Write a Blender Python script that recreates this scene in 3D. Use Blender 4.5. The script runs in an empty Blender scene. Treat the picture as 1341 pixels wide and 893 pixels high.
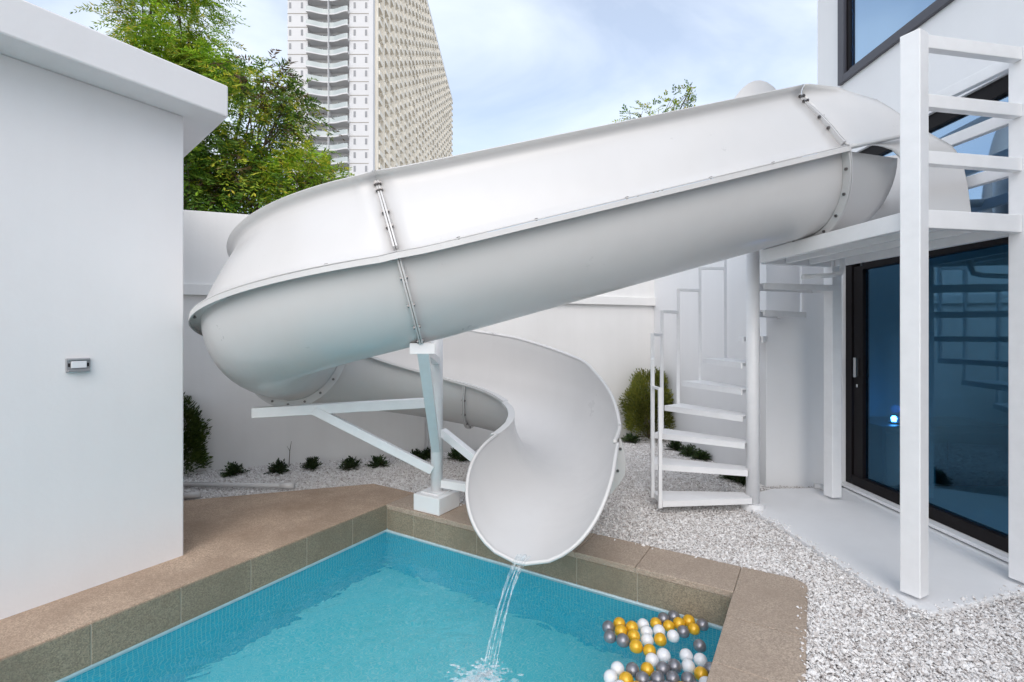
import bpy, math, random
import numpy as np
from mathutils import Vector, Matrix

R = math.radians
rng = np.random.default_rng(7)
random.seed(7)
scene = bpy.context.scene
col = scene.collection

# ------------------------------------------------------------------ camera
F = 642.0; CX = 670.0; HY = 437.0; CH = 1.6          # focal length (px), principal column, horizon row, eye height
cam_d = bpy.data.cameras.new("camera")
cam_d.sensor_width = 36.0
cam_d.lens = F / 1341 * 36.0
cam_d.shift_y = (HY - 446.5) / 1341
cam_d.clip_start = 0.05
cam_d.clip_end = 3000
cam = bpy.data.objects.new("camera", cam_d)
cam.location = (0, 0, CH)
cam.rotation_euler = (R(90), 0, 0)
col.objects.link(cam)
scene.camera = cam

# ------------------------------------------------------------------ sky, sun, exposure
SUN_EL, SUN_AZ = 40.0, 183.0                          # azimuth measured from +Y towards +X
world = bpy.data.worlds.new("World")
scene.world = world
world.use_nodes = True
nt = world.node_tree
nt.nodes.clear()
wo = nt.nodes.new("ShaderNodeOutputWorld")
bg = nt.nodes.new("ShaderNodeBackground")
sky = nt.nodes.new("ShaderNodeTexSky")
sky.sky_type = 'NISHITA'
sky.sun_disc = False
sky.sun_elevation = R(SUN_EL)
sky.sun_rotation = R(SUN_AZ)
sky.air_density = 1.0
sky.dust_density = 1.6
sky.ozone_density = 1.0
tc = nt.nodes.new("ShaderNodeTexCoord")
mp = nt.nodes.new("ShaderNodeMapping")
mp.inputs['Scale'].default_value = (1.0, 1.4, 2.6)
mp.inputs['Rotation'].default_value = (R(12), R(-24), R(20))
n1 = nt.nodes.new("ShaderNodeTexNoise")
n1.inputs['Scale'].default_value = 1.7
n1.inputs['Detail'].default_value = 8
n1.inputs['Roughness'].default_value = 0.5
n1.inputs['Distortion'].default_value = 0.6
cr = nt.nodes.new("ShaderNodeValToRGB")
cr.color_ramp.elements[0].position = 0.36
cr.color_ramp.elements[0].color = (0.34, 0.34, 0.34, 1)
cr.color_ramp.elements[1].position = 0.66
cr.color_ramp.elements[1].color = (0.9, 0.9, 0.9, 1)
mx = nt.nodes.new("ShaderNodeMix"); mx.data_type = 'RGBA'
mx.inputs[7].default_value = (5.4, 5.8, 6.35, 1)
nt.links.new(tc.outputs['Generated'], mp.inputs['Vector'])
nt.links.new(mp.outputs[0], n1.inputs['Vector'])
nt.links.new(n1.outputs['Fac'], cr.inputs['Fac'])
nt.links.new(cr.outputs['Color'], mx.inputs[0])
nt.links.new(sky.outputs[0], mx.inputs[6])
nt.links.new(mx.outputs[2], bg.inputs['Color'])
bg.inputs['Strength'].default_value = 0.096
nt.links.new(bg.outputs[0], wo.inputs['Surface'])

sun_d = bpy.data.lights.new("sun", 'SUN')
sun_d.energy = 0.66
sun_d.angle = R(60)
sun_d.color = (1.0, 0.95, 0.89)
sun = bpy.data.objects.new("sun", sun_d)
col.objects.link(sun)
sv = Vector((math.sin(R(SUN_AZ)) * math.cos(R(SUN_EL)), math.cos(R(SUN_AZ)) * math.cos(R(SUN_EL)), math.sin(R(SUN_EL))))
sun.rotation_euler = sv.to_track_quat('Z', 'Y').to_euler()
sun.location = (20, 0, 30)

scene.view_settings.view_transform = 'Standard'
scene.view_settings.look = 'None'
scene.view_settings.gamma = 1.0
scene.view_settings.exposure = 1.22
scene.view_settings.use_curve_mapping = False
scene.render.engine = 'CYCLES'
scene.cycles.max_bounces = 12
scene.cycles.transparent_max_bounces = 16
scene.cycles.use_denoising = True

# ------------------------------------------------------------------ helpers
def px(x, y, z=0.0):
    """photo pixel -> point on the horizontal plane z"""
    Y = (CH - z) * F / (y - HY)
    return ((x - CX) / F * Y, Y, z)

def pd(x, y, Y):
    """photo pixel -> point at depth Y"""
    return ((x - CX) / F * Y, Y, CH - (y - HY) / F * Y)

class MB:
    def __init__(s):
        s.v = []; s.f = []
    def add(s, vs, fs):
        b = len(s.v); s.v += [tuple(p) for p in vs]; s.f += [tuple(i + b for i in f) for f in fs]
        return s
    def box(s, c, size, rz=0.0):
        x, y, z = size[0] / 2, size[1] / 2, size[2] / 2
        ca, sa = math.cos(rz), math.sin(rz)
        vs = []
        for dz in (-z, z):
            for dx, dy in ((-x, -y), (x, -y), (x, y), (-x, y)):
                vs.append((c[0] + dx * ca - dy * sa, c[1] + dx * sa + dy * ca, c[2] + dz))
        return s.add(vs, [(3, 2, 1, 0), (4, 5, 6, 7), (0, 1, 5, 4), (1, 2, 6, 5), (2, 3, 7, 6), (3, 0, 4, 7)])
    def span(s, a, b):
        return s.box([(a[i] + b[i]) / 2 for i in range(3)], [abs(b[i] - a[i]) for i in range(3)])
    def prism(s, poly, z0, z1):
        n = len(poly)
        ar = sum(poly[i][0] * poly[(i + 1) % n][1] - poly[(i + 1) % n][0] * poly[i][1] for i in range(n))
        if ar < 0: poly = poly[::-1]
        vs = [(p[0], p[1], z0) for p in poly] + [(p[0], p[1], z1) for p in poly]
        fs = [tuple(range(n - 1, -1, -1)), tuple(range(n, 2 * n))]
        fs += [(i, (i + 1) % n, n + (i + 1) % n, n + i) for i in range(n)]
        return s.add(vs, fs)
    def bar(s, p0, p1, w, h, up=(0, 0, 1)):
        p0, p1 = Vector(p0), Vector(p1)
        t = (p1 - p0).normalized()
        u = Vector(up)
        if abs(t.dot(u)) > 0.99: u = Vector((0, 1, 0))
        a = t.cross(u).normalized(); b = a.cross(t).normalized()
        vs = []
        for p in (p0, p1):
            for sa, sb in ((-1, -1), (1, -1), (1, 1), (-1, 1)):
                vs.append(p + a * sa * w / 2 + b * sb * h / 2)
        return s.add(vs, [(0, 1, 2, 3), (7, 6, 5, 4), (0, 4, 5, 1), (1, 5, 6, 2), (2, 6, 7, 3), (3, 7, 4, 0)])
    def tube(s, pts, r, n=12, cap=True):
        pts = [Vector(p) for p in pts]
        rs = r if isinstance(r, (list, tuple)) else [r] * len(pts)
        rings = []
        a0 = None
        for i, p in enumerate(pts):
            t = (pts[min(i + 1, len(pts) - 1)] - pts[max(i - 1, 0)]).normalized()
            if a0 is None:
                a0 = t.orthogonal().normalized()
            a = (a0 - t * a0.dot(t)).normalized(); b = t.cross(a); a0 = a
            rings.append([p + (a * math.cos(2 * math.pi * k / n) + b * math.sin(2 * math.pi * k / n)) * rs[i] for k in range(n)])
        vs = [v for rg in rings for v in rg]
        fs = []
        for i in range(len(pts) - 1):
            for k in range(n):
                fs.append((i * n + k, i * n + (k + 1) % n, (i + 1) * n + (k + 1) % n, (i + 1) * n + k))
        if cap:
            fs.append(tuple(range(n - 1, -1, -1)))
            fs.append(tuple(range((len(pts) - 1) * n, len(pts) * n)))
        return s.add(vs, fs)
    def mesh(s, name, smooth=False):
        m = bpy.data.meshes.new(name)
        m.from_pydata(s.v, [], s.f)
        m.update()
        if smooth:
            m.polygons.foreach_set('use_smooth', [True] * len(m.polygons))
        return m
    def build(s, name, mat, parent=None, smooth=False, bevel=0.0):
        o = bpy.data.objects.new(name, s.mesh(name, smooth))
        o.data.materials.append(mat)
        col.objects.link(o)
        if parent is not None:
            o.parent = parent
            o.matrix_parent_inverse = Matrix.Translation(-Vector(parent_loc(parent)))
        if bevel:
            b = o.modifiers.new("bevel", 'BEVEL'); b.width = bevel; b.segments = 2; b.limit_method = 'ANGLE'
        return o

def parent_loc(o):
    return Vector(o.location)              # every location in this script is a world location

def linkmesh(name, me, mat, parent=None, loc=(0, 0, 0), rz=0.0, scale=None):
    o = bpy.data.objects.new(name, me)
    if mat is not None and len(me.materials) == 0: me.materials.append(mat)
    col.objects.link(o)
    o.location = loc
    o.rotation_euler = (0, 0, rz)
    if scale is not None: o.scale = scale
    if parent is not None:
        o.parent = parent
        o.matrix_parent_inverse = Matrix.Translation(-parent_loc(parent))
    return o

def empty(name, loc, label=None, cat=None, group=None):
    o = bpy.data.objects.new(name, None)
    o.location = loc
    o.empty_display_size = 0.1
    col.objects.link(o)
    if label: tag(o, label, cat, group)
    return o

def tag(o, label, cat, group=None):
    o["label"] = label; o["category"] = cat
    if group: o["group"] = group
    return o

def struct(o):
    o["kind"] = "structure"; return o

def raw_mesh(name, verts, faces_flat, nper, mat, smooth=False):
    """fast mesh from numpy arrays; all faces have nper corners"""
    m = bpy.data.meshes.new(name)
    nv = len(verts); nf = len(faces_flat) // nper
    m.vertices.add(nv); m.vertices.foreach_set('co', np.asarray(verts, dtype=np.float32).ravel())
    m.loops.add(nf * nper); m.loops.foreach_set('vertex_index', np.asarray(faces_flat, dtype=np.int32))
    m.polygons.add(nf)
    m.polygons.foreach_set('loop_start', np.arange(0, nf * nper, nper, dtype=np.int32))
    m.polygons.foreach_set('loop_total', np.full(nf, nper, dtype=np.int32))
    m.polygons.foreach_set('use_smooth', np.full(nf, smooth))
    m.update(calc_edges=True)
    m.validate()
    m.materials.append(mat)
    return m

# ------------------------------------------------------------------ materials
def mat(name, base, rough=0.6, metallic=0.0, var=0.0, scale=4.0, bump=0.0, bscale=60.0, coat=0.0, spec=0.5, sub=None, detail=5.0):
    m = bpy.data.materials.new(name); m.use_nodes = True
    n = m.node_tree.nodes; l = m.node_tree.links
    p = n["Principled BSDF"]
    p.inputs['Base Color'].default_value = (*base, 1)
    p.inputs['Roughness'].default_value = rough
    p.inputs['Metallic'].default_value = metallic
    p.inputs['Specular IOR Level'].default_value = spec
    p.inputs['Coat Weight'].default_value = coat
    p.inputs['Coat Roughness'].default_value = 0.12
    t = n.new("ShaderNodeTexCoord")
    if var > 0:
        no = n.new("ShaderNodeTexNoise"); no.inputs['Scale'].default_value = scale; no.inputs['Detail'].default_value = detail
        no.inputs['Roughness'].default_value = 0.6
        l.new(t.outputs['Object'], no.inputs['Vector'])
        c = n.new("ShaderNodeValToRGB")
        c.color_ramp.elements[0].position = 0.3; c.color_ramp.elements[1].position = 0.7
        b2 = sub if sub else tuple(min(1, x * (1 + var)) for x in base)
        b1 = tuple(x * (1 - var) for x in base)
        c.color_ramp.elements[0].color = (*b1, 1); c.color_ramp.elements[1].color = (*b2, 1)
        l.new(no.outputs['Fac'], c.inputs['Fac']); l.new(c.outputs['Color'], p.inputs['Base Color'])
    if bump > 0:
        nb = n.new("ShaderNodeTexNoise"); nb.inputs['Scale'].default_value = bscale; nb.inputs['Detail'].default_value = 4
        l.new(t.outputs['Object'], nb.inputs['Vector'])
        bp = n.new("ShaderNodeBump"); bp.inputs['Strength'].default_value = bump; bp.inputs['Distance'].default_value = 0.01
        l.new(nb.outputs['Fac'], bp.inputs['Height']); l.new(bp.outputs['Normal'], p.inputs['Normal'])
    return m

def plaster(name, base, stain=0.05):
    """painted render: broad tone drift, faint vertical dirt runs, fine trowel relief"""
    m = bpy.data.materials.new(name); m.use_nodes = True
    n = m.node_tree.nodes; l = m.node_tree.links; p = n["Principled BSDF"]
    p.inputs['Roughness'].default_value = 0.62
    t = n.new("ShaderNodeTexCoord")
    a = n.new("ShaderNodeTexNoise"); a.inputs['Scale'].default_value = 1.1; a.inputs['Detail'].default_value = 8
    l.new(t.outputs['Object'], a.inputs['Vector'])
    mpn = n.new("ShaderNodeMapping"); mpn.inputs['Scale'].default_value = (9, 9, 0.35)
    l.new(t.outputs['Object'], mpn.inputs['Vector'])
    b = n.new("ShaderNodeTexNoise"); b.inputs['Scale'].default_value = 1.0; b.inputs['Detail'].default_value = 5
    l.new(mpn.outputs[0], b.inputs['Vector'])
    ad = n.new("ShaderNodeMath"); ad.operation = 'MULTIPLY_ADD'; ad.inputs[1].default_value = 0.3; l.new(b.outputs['Fac'], ad.inputs[0]); l.new(a.outputs['Fac'], ad.inputs[2])
    c = n.new("ShaderNodeMapRange"); c.inputs['From Min'].default_value = 0.45; c.inputs['From Max'].default_value = 0.85
    c.inputs['To Min'].default_value = 1 - stain; c.inputs['To Max'].default_value = 1.0
    l.new(ad.outputs[0], c.inputs['Value'])
    mm = n.new("ShaderNodeMix"); mm.data_type = 'RGBA'; mm.blend_type = 'MULTIPLY'; mm.inputs[0].default_value = 1
    mm.inputs[6].default_value = (*base, 1)
    l.new(c.outputs[0], mm.inputs[7]); l.new(mm.outputs[2], p.inputs['Base Color'])
    nb = n.new("ShaderNodeTexNoise"); nb.inputs['Scale'].default_value = 35; nb.inputs['Detail'].default_value = 6
    l.new(t.outputs['Object'], nb.inputs['Vector'])
    nc = n.new("ShaderNodeTexNoise"); nc.inputs['Scale'].default_value = 2.2; nc.inputs['Detail'].default_value = 2
    l.new(t.outputs['Object'], nc.inputs['Vector'])
    mu = n.new("ShaderNodeMath"); mu.operation = 'MULTIPLY_ADD'; mu.inputs[1].default_value = 5.0
    l.new(nc.outputs['Fac'], mu.inputs[0]); l.new(nb.outputs['Fac'], mu.inputs[2])
    bp = n.new("ShaderNodeBump"); bp.inputs['Strength'].default_value = 0.25; bp.inputs['Distance'].default_value = 0.004
    l.new(mu.outputs[0], bp.inputs['Height']); l.new(bp.outputs['Normal'], p.inputs['Normal'])
    return m

def granite(name, base, dark, rough=0.8):
    """washed aggregate: speckle of grains with a few pale chips and broad stains"""
    m = bpy.data.materials.new(name); m.use_nodes = True
    n = m.node_tree.nodes; l = m.node_tree.links; p = n["Principled BSDF"]
    p.inputs['Roughness'].default_value = rough
    t = n.new("ShaderNodeTexCoord")
    v = n.new("ShaderNodeTexVoronoi"); v.inputs['Scale'].default_value = 150
    l.new(t.outputs['Object'], v.inputs['Vector'])
    c = n.new("ShaderNodeValToRGB")
    e = c.color_ramp.elements
    e[0].position = 0.0; e[0].color = (*[x * 0.72 for x in base], 1)
    e[1].position = 1.0; e[1].color = (*[min(1, x * 1.3) for x in base], 1)
    x = e.new(0.5); x.color = (*base, 1)
    sep = n.new("ShaderNodeSeparateColor"); l.new(v.outputs['Color'], sep.inputs[0])
    l.new(sep.outputs[0], c.inputs['Fac'])
    a = n.new("ShaderNodeTexNoise"); a.inputs['Scale'].default_value = 1.6; a.inputs['Detail'].default_value = 7; a.inputs['Roughness'].default_value = 0.65
    l.new(t.outputs['Object'], a.inputs['Vector'])
    r = n.new("ShaderNodeMapRange"); r.inputs['From Min'].default_value = 0.38; r.inputs['From Max'].default_value = 0.68
    l.new(a.outputs['Fac'], r.inputs['Value'])
    sc = n.new("ShaderNodeMath"); sc.operation = 'MULTIPLY'; sc.inputs[1].default_value = 0.8
    l.new(r.outputs[0], sc.inputs[0])
    mm = n.new("ShaderNodeMix"); mm.data_type = 'RGBA'
    mm.inputs[7].default_value = (*dark, 1)
    l.new(sc.outputs[0], mm.inputs[0]); l.new(c.outputs['Color'], mm.inputs[6])
    l.new(mm.outputs[2], p.inputs['Base Color'])
    bp = n.new("ShaderNodeBump"); bp.inputs['Strength'].default_value = 0.5; bp.inputs['Distance'].default_value = 0.003
    l.new(v.outputs['Distance'], bp.inputs['Height']); l.new(bp.outputs['Normal'], p.inputs['Normal'])
    return m

def island_mat(name, stops, rough=0.6, transl=0.0, tcol=None):
    """colour picked per loose piece (stone or leaf)"""
    m = bpy.data.materials.new(name); m.use_nodes = True
    n = m.node_tree.nodes; l = m.node_tree.links; p = n["Principled BSDF"]
    p.inputs['Roughness'].default_value = rough
    p.inputs['Specular IOR Level'].default_value = 0.3
    g = n.new("ShaderNodeNewGeometry")
    c = n.new("ShaderNodeValToRGB")
    e = c.color_ramp.elements
    while len(e) < len(stops): e.new(0.5)
    for i, (pos, rgb) in enumerate(stops):
        e[i].position = pos; e[i].color = (*rgb, 1)
    l.new(g.outputs['Random Per Island'], c.inputs['Fac'])
    l.new(c.outputs['Color'], p.inputs['Base Color'])
    if transl > 0:
        tcn = n.new("ShaderNodeTexCoord"); nz = n.new("ShaderNodeTexNoise"); nz.inputs['Scale'].default_value = 1.7; nz.inputs['Detail'].default_value = 2
        l.new(tcn.outputs['Object'], nz.inputs['Vector'])
        mr = n.new("ShaderNodeMapRange"); mr.inputs['From Min'].default_value = 0.35; mr.inputs['From Max'].default_value = 0.68
        mr.inputs['To Min'].default_value = 0.55; mr.inputs['To Max'].default_value = 1.35
        l.new(nz.outputs['Fac'], mr.inputs['Value'])
        hv = n.new("ShaderNodeHueSaturation"); l.new(mr.outputs[0], hv.inputs['Value']); l.new(c.outputs['Color'], hv.inputs['Color'])
        l.new(hv.outputs[0], p.inputs['Base Color']); c = hv
        tr = n.new("ShaderNodeBsdfTranslucent")
        ms = n.new("ShaderNodeMixShader"); ms.inputs[0].default_value = transl
        hs = n.new("ShaderNodeHueSaturation"); hs.inputs['Value'].default_value = 1.5; hs.inputs['Hue'].default_value = 0.485
        l.new(c.outputs['Color'], hs.inputs['Color']); l.new(hs.outputs[0], tr.inputs['Color'])
        l.new(p.outputs[0], ms.inputs[1]); l.new(tr.outputs[0], ms.inputs[2])
        l.new(ms.outputs[0], n["Material Output"].inputs['Surface'])
    return m

def gelcoat():
    """glossy white fibreglass with faint run marks, chalky patches and slight waviness"""
    m = plaster("white_gelcoat", (0.665, 0.655, 0.65), 0.05)
    n = m.node_tree.nodes; l = m.node_tree.links; p = n["Principled BSDF"]
    p.inputs['Coat Weight'].default_value = 0.45; p.inputs['Coat Roughness'].default_value = 0.16
    t = n.new("ShaderNodeTexCoord")
    a = n.new("ShaderNodeTexNoise"); a.inputs['Scale'].default_value = 3.0; a.inputs['Detail'].default_value = 7; a.inputs['Roughness'].default_value = 0.7
    l.new(t.outputs['Object'], a.inputs['Vector'])
    r = n.new("ShaderNodeMapRange"); r.inputs['To Min'].default_value = 0.25; r.inputs['To Max'].default_value = 0.55
    r.inputs['From Min'].default_value = 0.3; r.inputs['From Max'].default_value = 0.7
    l.new(a.outputs['Fac'], r.inputs['Value']); l.new(r.outputs[0], p.inputs['Roughness'])
    w = n.new("ShaderNodeTexNoise"); w.inputs['Scale'].default_value = 5.0; w.inputs['Detail'].default_value = 1
    l.new(t.outputs['Object'], w.inputs['Vector'])
    bp = n.new("ShaderNodeBump"); bp.inputs['Strength'].default_value = 0.12; bp.inputs['Distance'].default_value = 0.02
    l.new(w.outputs['Fac'], bp.inputs['Height']); l.new(bp.outputs[0], p.inputs['Normal']); l.new(bp.outputs[0], p.inputs['Coat Normal'])
    return m

M = {}
M['wall'] = plaster("white_render", (0.82, 0.81, 0.82), 0.05)
M['fence'] = plaster("white_render_fence", (0.88, 0.87, 0.855), 0.08)
M['house'] = plaster("white_render_house", (0.87, 0.87, 0.88), 0.04)
M['metal'] = mat("white_painted_steel", (0.86, 0.86, 0.87), 0.35, var=0.03, scale=9, bump=0.04, bscale=140)
M['slide'] = gelcoat()
M['slab'] = plaster("white_painted_concrete", (0.88, 0.88, 0.89), 0.07)
M['bolt'] = mat("steel_bolt", (0.22, 0.21, 0.21), 0.4, metallic=0.9)
M['seam'] = mat("grey_sealant", (0.25, 0.24, 0.23), 0.7)
M['deck'] = granite("washed_aggregate_deck", (0.48, 0.36, 0.27), (0.29, 0.205, 0.145))
M['coping'] = granite("aggregate_coping", (0.43, 0.345, 0.275), (0.34, 0.265, 0.205))
M['copingface'] = granite("olive_coping_face", (0.275, 0.235, 0.17), (0.19, 0.16, 0.115))  # darker olive tone for the upright faces
M['joint'] = mat("mortar_joint", (0.42, 0.38, 0.31), 0.9)
M['frame'] = mat("dark_aluminium", (0.008, 0.006, 0.007), 0.5, var=0.1, spec=0.2)
M['greyframe'] = mat("grey_aluminium", (0.07, 0.07, 0.085), 0.4)
M['room'] = mat("interior_wall", (0.34, 0.36, 0.38), 0.8, var=0.05)
M['roomfloor'] = mat("interior_floor", (0.42, 0.42, 0.42), 0.3)
M['cabinet'] = mat("dark_cabinet", (0.03, 0.03, 0.035), 0.4, var=0.1)
M['desk'] = mat("grey_desk", (0.25, 0.26, 0.28), 0.5)
M['chrome'] = mat("brushed_steel", (0.6, 0.6, 0.6), 0.25, metallic=1.0)
M['ground'] = mat("bare_ground", (0.20, 0.18, 0.15), 0.95, var=0.3, scale=2.5, bump=0.3, bscale=20)
M['bark'] = mat("bark", (0.10, 0.075, 0.05), 0.9, var=0.4, scale=20, bump=0.5, bscale=40)
M['gravel'] = island_mat("white_gravel", [(0, (0.30, 0.26, 0.24)), (0.07, (0.52, 0.48, 0.46)), (0.3, (0.70, 0.67, 0.65)), (0.65, (0.80, 0.78, 0.77)), (1.0, (0.87, 0.86, 0.85))], 0.7)
M['gold'] = mat("gold_pearl_plastic", (0.80, 0.45, 0.025), 0.28, metallic=0.2, coat=0.3)
M['silver'] = mat("silver_pearl_plastic", (0.26, 0.26, 0.29), 0.30, metallic=0.5, coat=0.3)
M['pearl'] = mat("white_pearl_plastic", (0.80, 0.81, 0.84), 0.3, coat=0.4)
M['tower'] = mat("tower_white", (0.70, 0.70, 0.715), 0.8, var=0.04, scale=0.15)
M['towerside'] = mat("tower_sunlit_side", (0.90, 0.84, 0.74), 0.8, var=0.06, scale=0.12)  # sunlight on the side face put into its warmer, lighter colour
M['towerglass'] = mat("tower_glass", (0.24, 0.25, 0.27), 0.15)
M['towercurtain'] = mat("tower_door_glass", (0.33, 0.36, 0.36), 0.25, var=0.35, scale=0.35)
M['towerdark'] = mat("tower_recess", (0.36, 0.33, 0.29), 0.8)
M['towerrail'] = mat("tower_rail_glass", (0.50, 0.55, 0.55), 0.25)

def leafmat(name, a, b, c, d, transl=0.35):
    return island_mat(name, [(0, a), (0.35, b), (0.75, c), (1, d)], 0.5, transl)
M['leaf_light'] = leafmat("leaf_light", (0.097, 0.205, 0.014), (0.177, 0.342, 0.020), (0.293, 0.479, 0.032), (0.470, 0.582, 0.058))
M['leaf_dark'] = leafmat("leaf_dark", (0.035, 0.083, 0.013), (0.062, 0.149, 0.017), (0.118, 0.224, 0.023), (0.203, 0.299, 0.039))
M['leaf_yellow'] = leafmat("leaf_yellow", (0.105, 0.202, 0.017), (0.227, 0.336, 0.025), (0.385, 0.437, 0.035), (0.595, 0.487, 0.056))
M['leaf_brown'] = leafmat("leaf_brown", (0.06, 0.035, 0.02), (0.11, 0.07, 0.035), (0.16, 0.11, 0.05), (0.10, 0.10, 0.03))
M['leaf_shrub'] = leafmat("leaf_shrub", (0.088, 0.114, 0.025), (0.157, 0.185, 0.035), (0.229, 0.246, 0.044), (0.299, 0.281, 0.053), 0.15)
M['leaf_shrub_green'] = leafmat("leaf_shrub_green", (0.02, 0.04, 0.010), (0.04, 0.075, 0.014), (0.07, 0.11, 0.018), (0.11, 0.14, 0.03), 0.15)
M['leaf_ground'] = leafmat("leaf_ground", (0.012, 0.028, 0.012), (0.025, 0.05, 0.016), (0.045, 0.085, 0.022), (0.08, 0.11, 0.03), 0.1)

def tile_mat(name="blue_mosaic", c1=(0.035, 0.56, 0.74), c2=(0.055, 0.63, 0.80), cm=(0.25, 0.74, 0.84)):
    m = bpy.data.materials.new(name); m.use_nodes = True
    n = m.node_tree.nodes; l = m.node_tree.links; p = n["Principled BSDF"]
    p.inputs['Roughness'].default_value = 0.25
    t = n.new("ShaderNodeTexCoord")
    u = n.new("ShaderNodeUVMap")
    b = n.new("ShaderNodeTexBrick")
    b.offset = 0.0
    b.inputs['Scale'].default_value = 1.0
    b.inputs['Brick Width'].default_value = 0.026; b.inputs['Row Height'].default_value = 0.026
    b.inputs['Mortar Size'].default_value = 0.0022
    b.inputs['Color1'].default_value = (*c1, 1); b.inputs['Color2'].default_value = (*c2, 1)
    b.inputs['Mortar'].default_value = (*cm, 1)
    l.new(u.outputs[0], b.inputs['Vector'])
    l.new(b.outputs['Color'], p.inputs['Base Color'])
    return m
M['mosaic'] = tile_mat()
M['mosaicfloor'] = tile_mat('pale_blue_mosaic', (0.13, 0.74, 0.83), (0.17, 0.78, 0.86), (0.36, 0.84, 0.90))

def water_mat():
    m = bpy.data.materials.new("pool_water"); m.use_nodes = True
    n = m.node_tree.nodes; l = m.node_tree.links
    n.remove(n["Principled BSDF"])
    t = n.new("ShaderNodeTexCoord")
    a = n.new("ShaderNodeTexNoise"); a.inputs['Scale'].default_value = 2.6; a.inputs['Detail'].default_value = 3; a.inputs['Distortion'].default_value = 0.8
    b = n.new("ShaderNodeTexNoise"); b.inputs['Scale'].default_value = 9; b.inputs['Detail'].default_value = 2
    l.new(t.outputs['Object'], a.inputs['Vector']); l.new(t.outputs['Object'], b.inputs['Vector'])
    ad = n.new("ShaderNodeMath"); ad.operation = 'MULTIPLY_ADD'; ad.inputs[1].default_value = 0.22
    l.new(b.outputs['Fac'], ad.inputs[0]); l.new(a.outputs['Fac'], ad.inputs[2])
    bp = n.new("ShaderNodeBump"); bp.inputs['Strength'].default_value = 0.38; bp.inputs['Distance'].default_value = 0.06
    l.new(ad.outputs[0], bp.inputs['Height'])
    g = n.new("ShaderNodeBsdfGlass"); g.inputs['IOR'].default_value = 1.33; g.inputs['Roughness'].default_value = 0.0
    g.inputs['Color'].default_value = (0.95, 0.99, 1.0, 1)
    l.new(bp.outputs[0], g.inputs['Normal'])
    l.new(g.outputs[0], n["Material Output"].inputs['Surface'])
    return m
M['water'] = water_mat()

def glass_mat(name, tint, refl=1.0, ior=1.5, rmin=0.0, rcol=(0.72, 0.88, 1.0)):
    """flat pane: mirror reflection by Fresnel over tinted see-through"""
    m = bpy.data.materials.new(name); m.use_nodes = True
    n = m.node_tree.nodes; l = m.node_tree.links
    n.remove(n["Principled BSDF"])
    tr = n.new("ShaderNodeBsdfTransparent"); tr.inputs[0].default_value = (*tint, 1)
    gl = n.new("ShaderNodeBsdfGlossy"); gl.inputs['Roughness'].default_value = 0.03; gl.inputs[0].default_value = (*rcol, 1)
    t = n.new("ShaderNodeTexCoord")
    a = n.new("ShaderNodeTexNoise"); a.inputs['Scale'].default_value = 1.1; a.inputs['Detail'].default_value = 1
    l.new(t.outputs['Object'], a.inputs['Vector'])
    bp = n.new("ShaderNodeBump"); bp.inputs['Strength'].default_value = 0.12; bp.inputs['Distance'].default_value = 0.02
    l.new(a.outputs['Fac'], bp.inputs['Height']); l.new(bp.outputs[0], gl.inputs['Normal'])
    lw = n.new("ShaderNodeLayerWeight"); lw.inputs['Blend'].default_value = 0.5
    pw = n.new("ShaderNodeMath"); pw.operation = 'POWER'; pw.inputs[1].default_value = 5.0
    l.new(lw.outputs['Facing'], pw.inputs[0])
    mu = n.new("ShaderNodeMath"); mu.operation = 'MULTIPLY_ADD'; mu.inputs[1].default_value = refl; mu.inputs[2].default_value = rmin; mu.use_clamp = True
    l.new(pw.outputs[0], mu.inputs[0])
    ms = n.new("ShaderNodeMixShader")
    l.new(mu.outputs[0], ms.inputs[0]); l.new(tr.outputs[0], ms.inputs[1]); l.new(gl.outputs[0], ms.inputs[2])
    l.new(ms.outputs[0], n["Material Output"].inputs['Surface'])
    return m
M['glass'] = glass_mat("blue_tinted_glass", (0.34, 0.62, 0.74), 0.9, 1.5, 0.13, (0.34, 0.66, 0.95))
M['glassup'] = glass_mat("blue_reflective_glass", (0.25, 0.4, 0.52), 0.5, 1.6, 0.52, (0.60, 0.80, 1.0))

def emit_mat(name, rgb, s):
    m = bpy.data.materials.new(name); m.use_nodes = True
    n = m.node_tree.nodes; p = n["Principled BSDF"]
    p.inputs['Emission Color'].default_value = (*rgb, 1); p.inputs['Emission Strength'].default_value = s
    p.inputs['Base Color'].default_value = (*rgb, 1)
    return m
M['led'] = emit_mat("blue_led", (0.2, 0.45, 1.0), 22)

def foam_mat():
    m = bpy.data.materials.new("falling_water"); m.use_nodes = True
    n = m.node_tree.nodes; l = m.node_tree.links
    n.remove(n["Principled BSDF"])
    tr = n.new("ShaderNodeBsdfTransparent"); tr.inputs[0].default_value = (0.97, 0.99, 1, 1)
    p = n.new("ShaderNodeBsdfPrincipled"); p.inputs['Base Color'].default_value = (0.9, 0.95, 0.97, 1); p.inputs['Roughness'].default_value = 0.1
    t = n.new("ShaderNodeTexCoord"); mpn = n.new("ShaderNodeMapping"); mpn.inputs['Scale'].default_value = (40, 40, 5)
    no = n.new("ShaderNodeTexNoise"); no.inputs['Scale'].default_value = 1.0; no.inputs['Detail'].default_value = 3
    l.new(t.outputs['Object'], mpn.inputs[0]); l.new(mpn.outputs[0], no.inputs['Vector'])
    r = n.new("ShaderNodeMapRange"); r.inputs['From Min'].default_value = 0.42; r.inputs['From Max'].default_value = 0.75
    r.inputs['To Min'].default_value = 0.05; r.inputs['To Max'].default_value = 0.42
    l.new(no.outputs['Fac'], r.inputs['Value'])
    ms = n.new("ShaderNodeMixShader"); l.new(r.outputs[0], ms.inputs[0])
    l.new(tr.outputs[0], ms.inputs[1]); l.new(p.outputs[0], ms.inputs[2])
    l.new(ms.outputs[0], n["Material Output"].inputs['Surface'])
    return m
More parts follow.
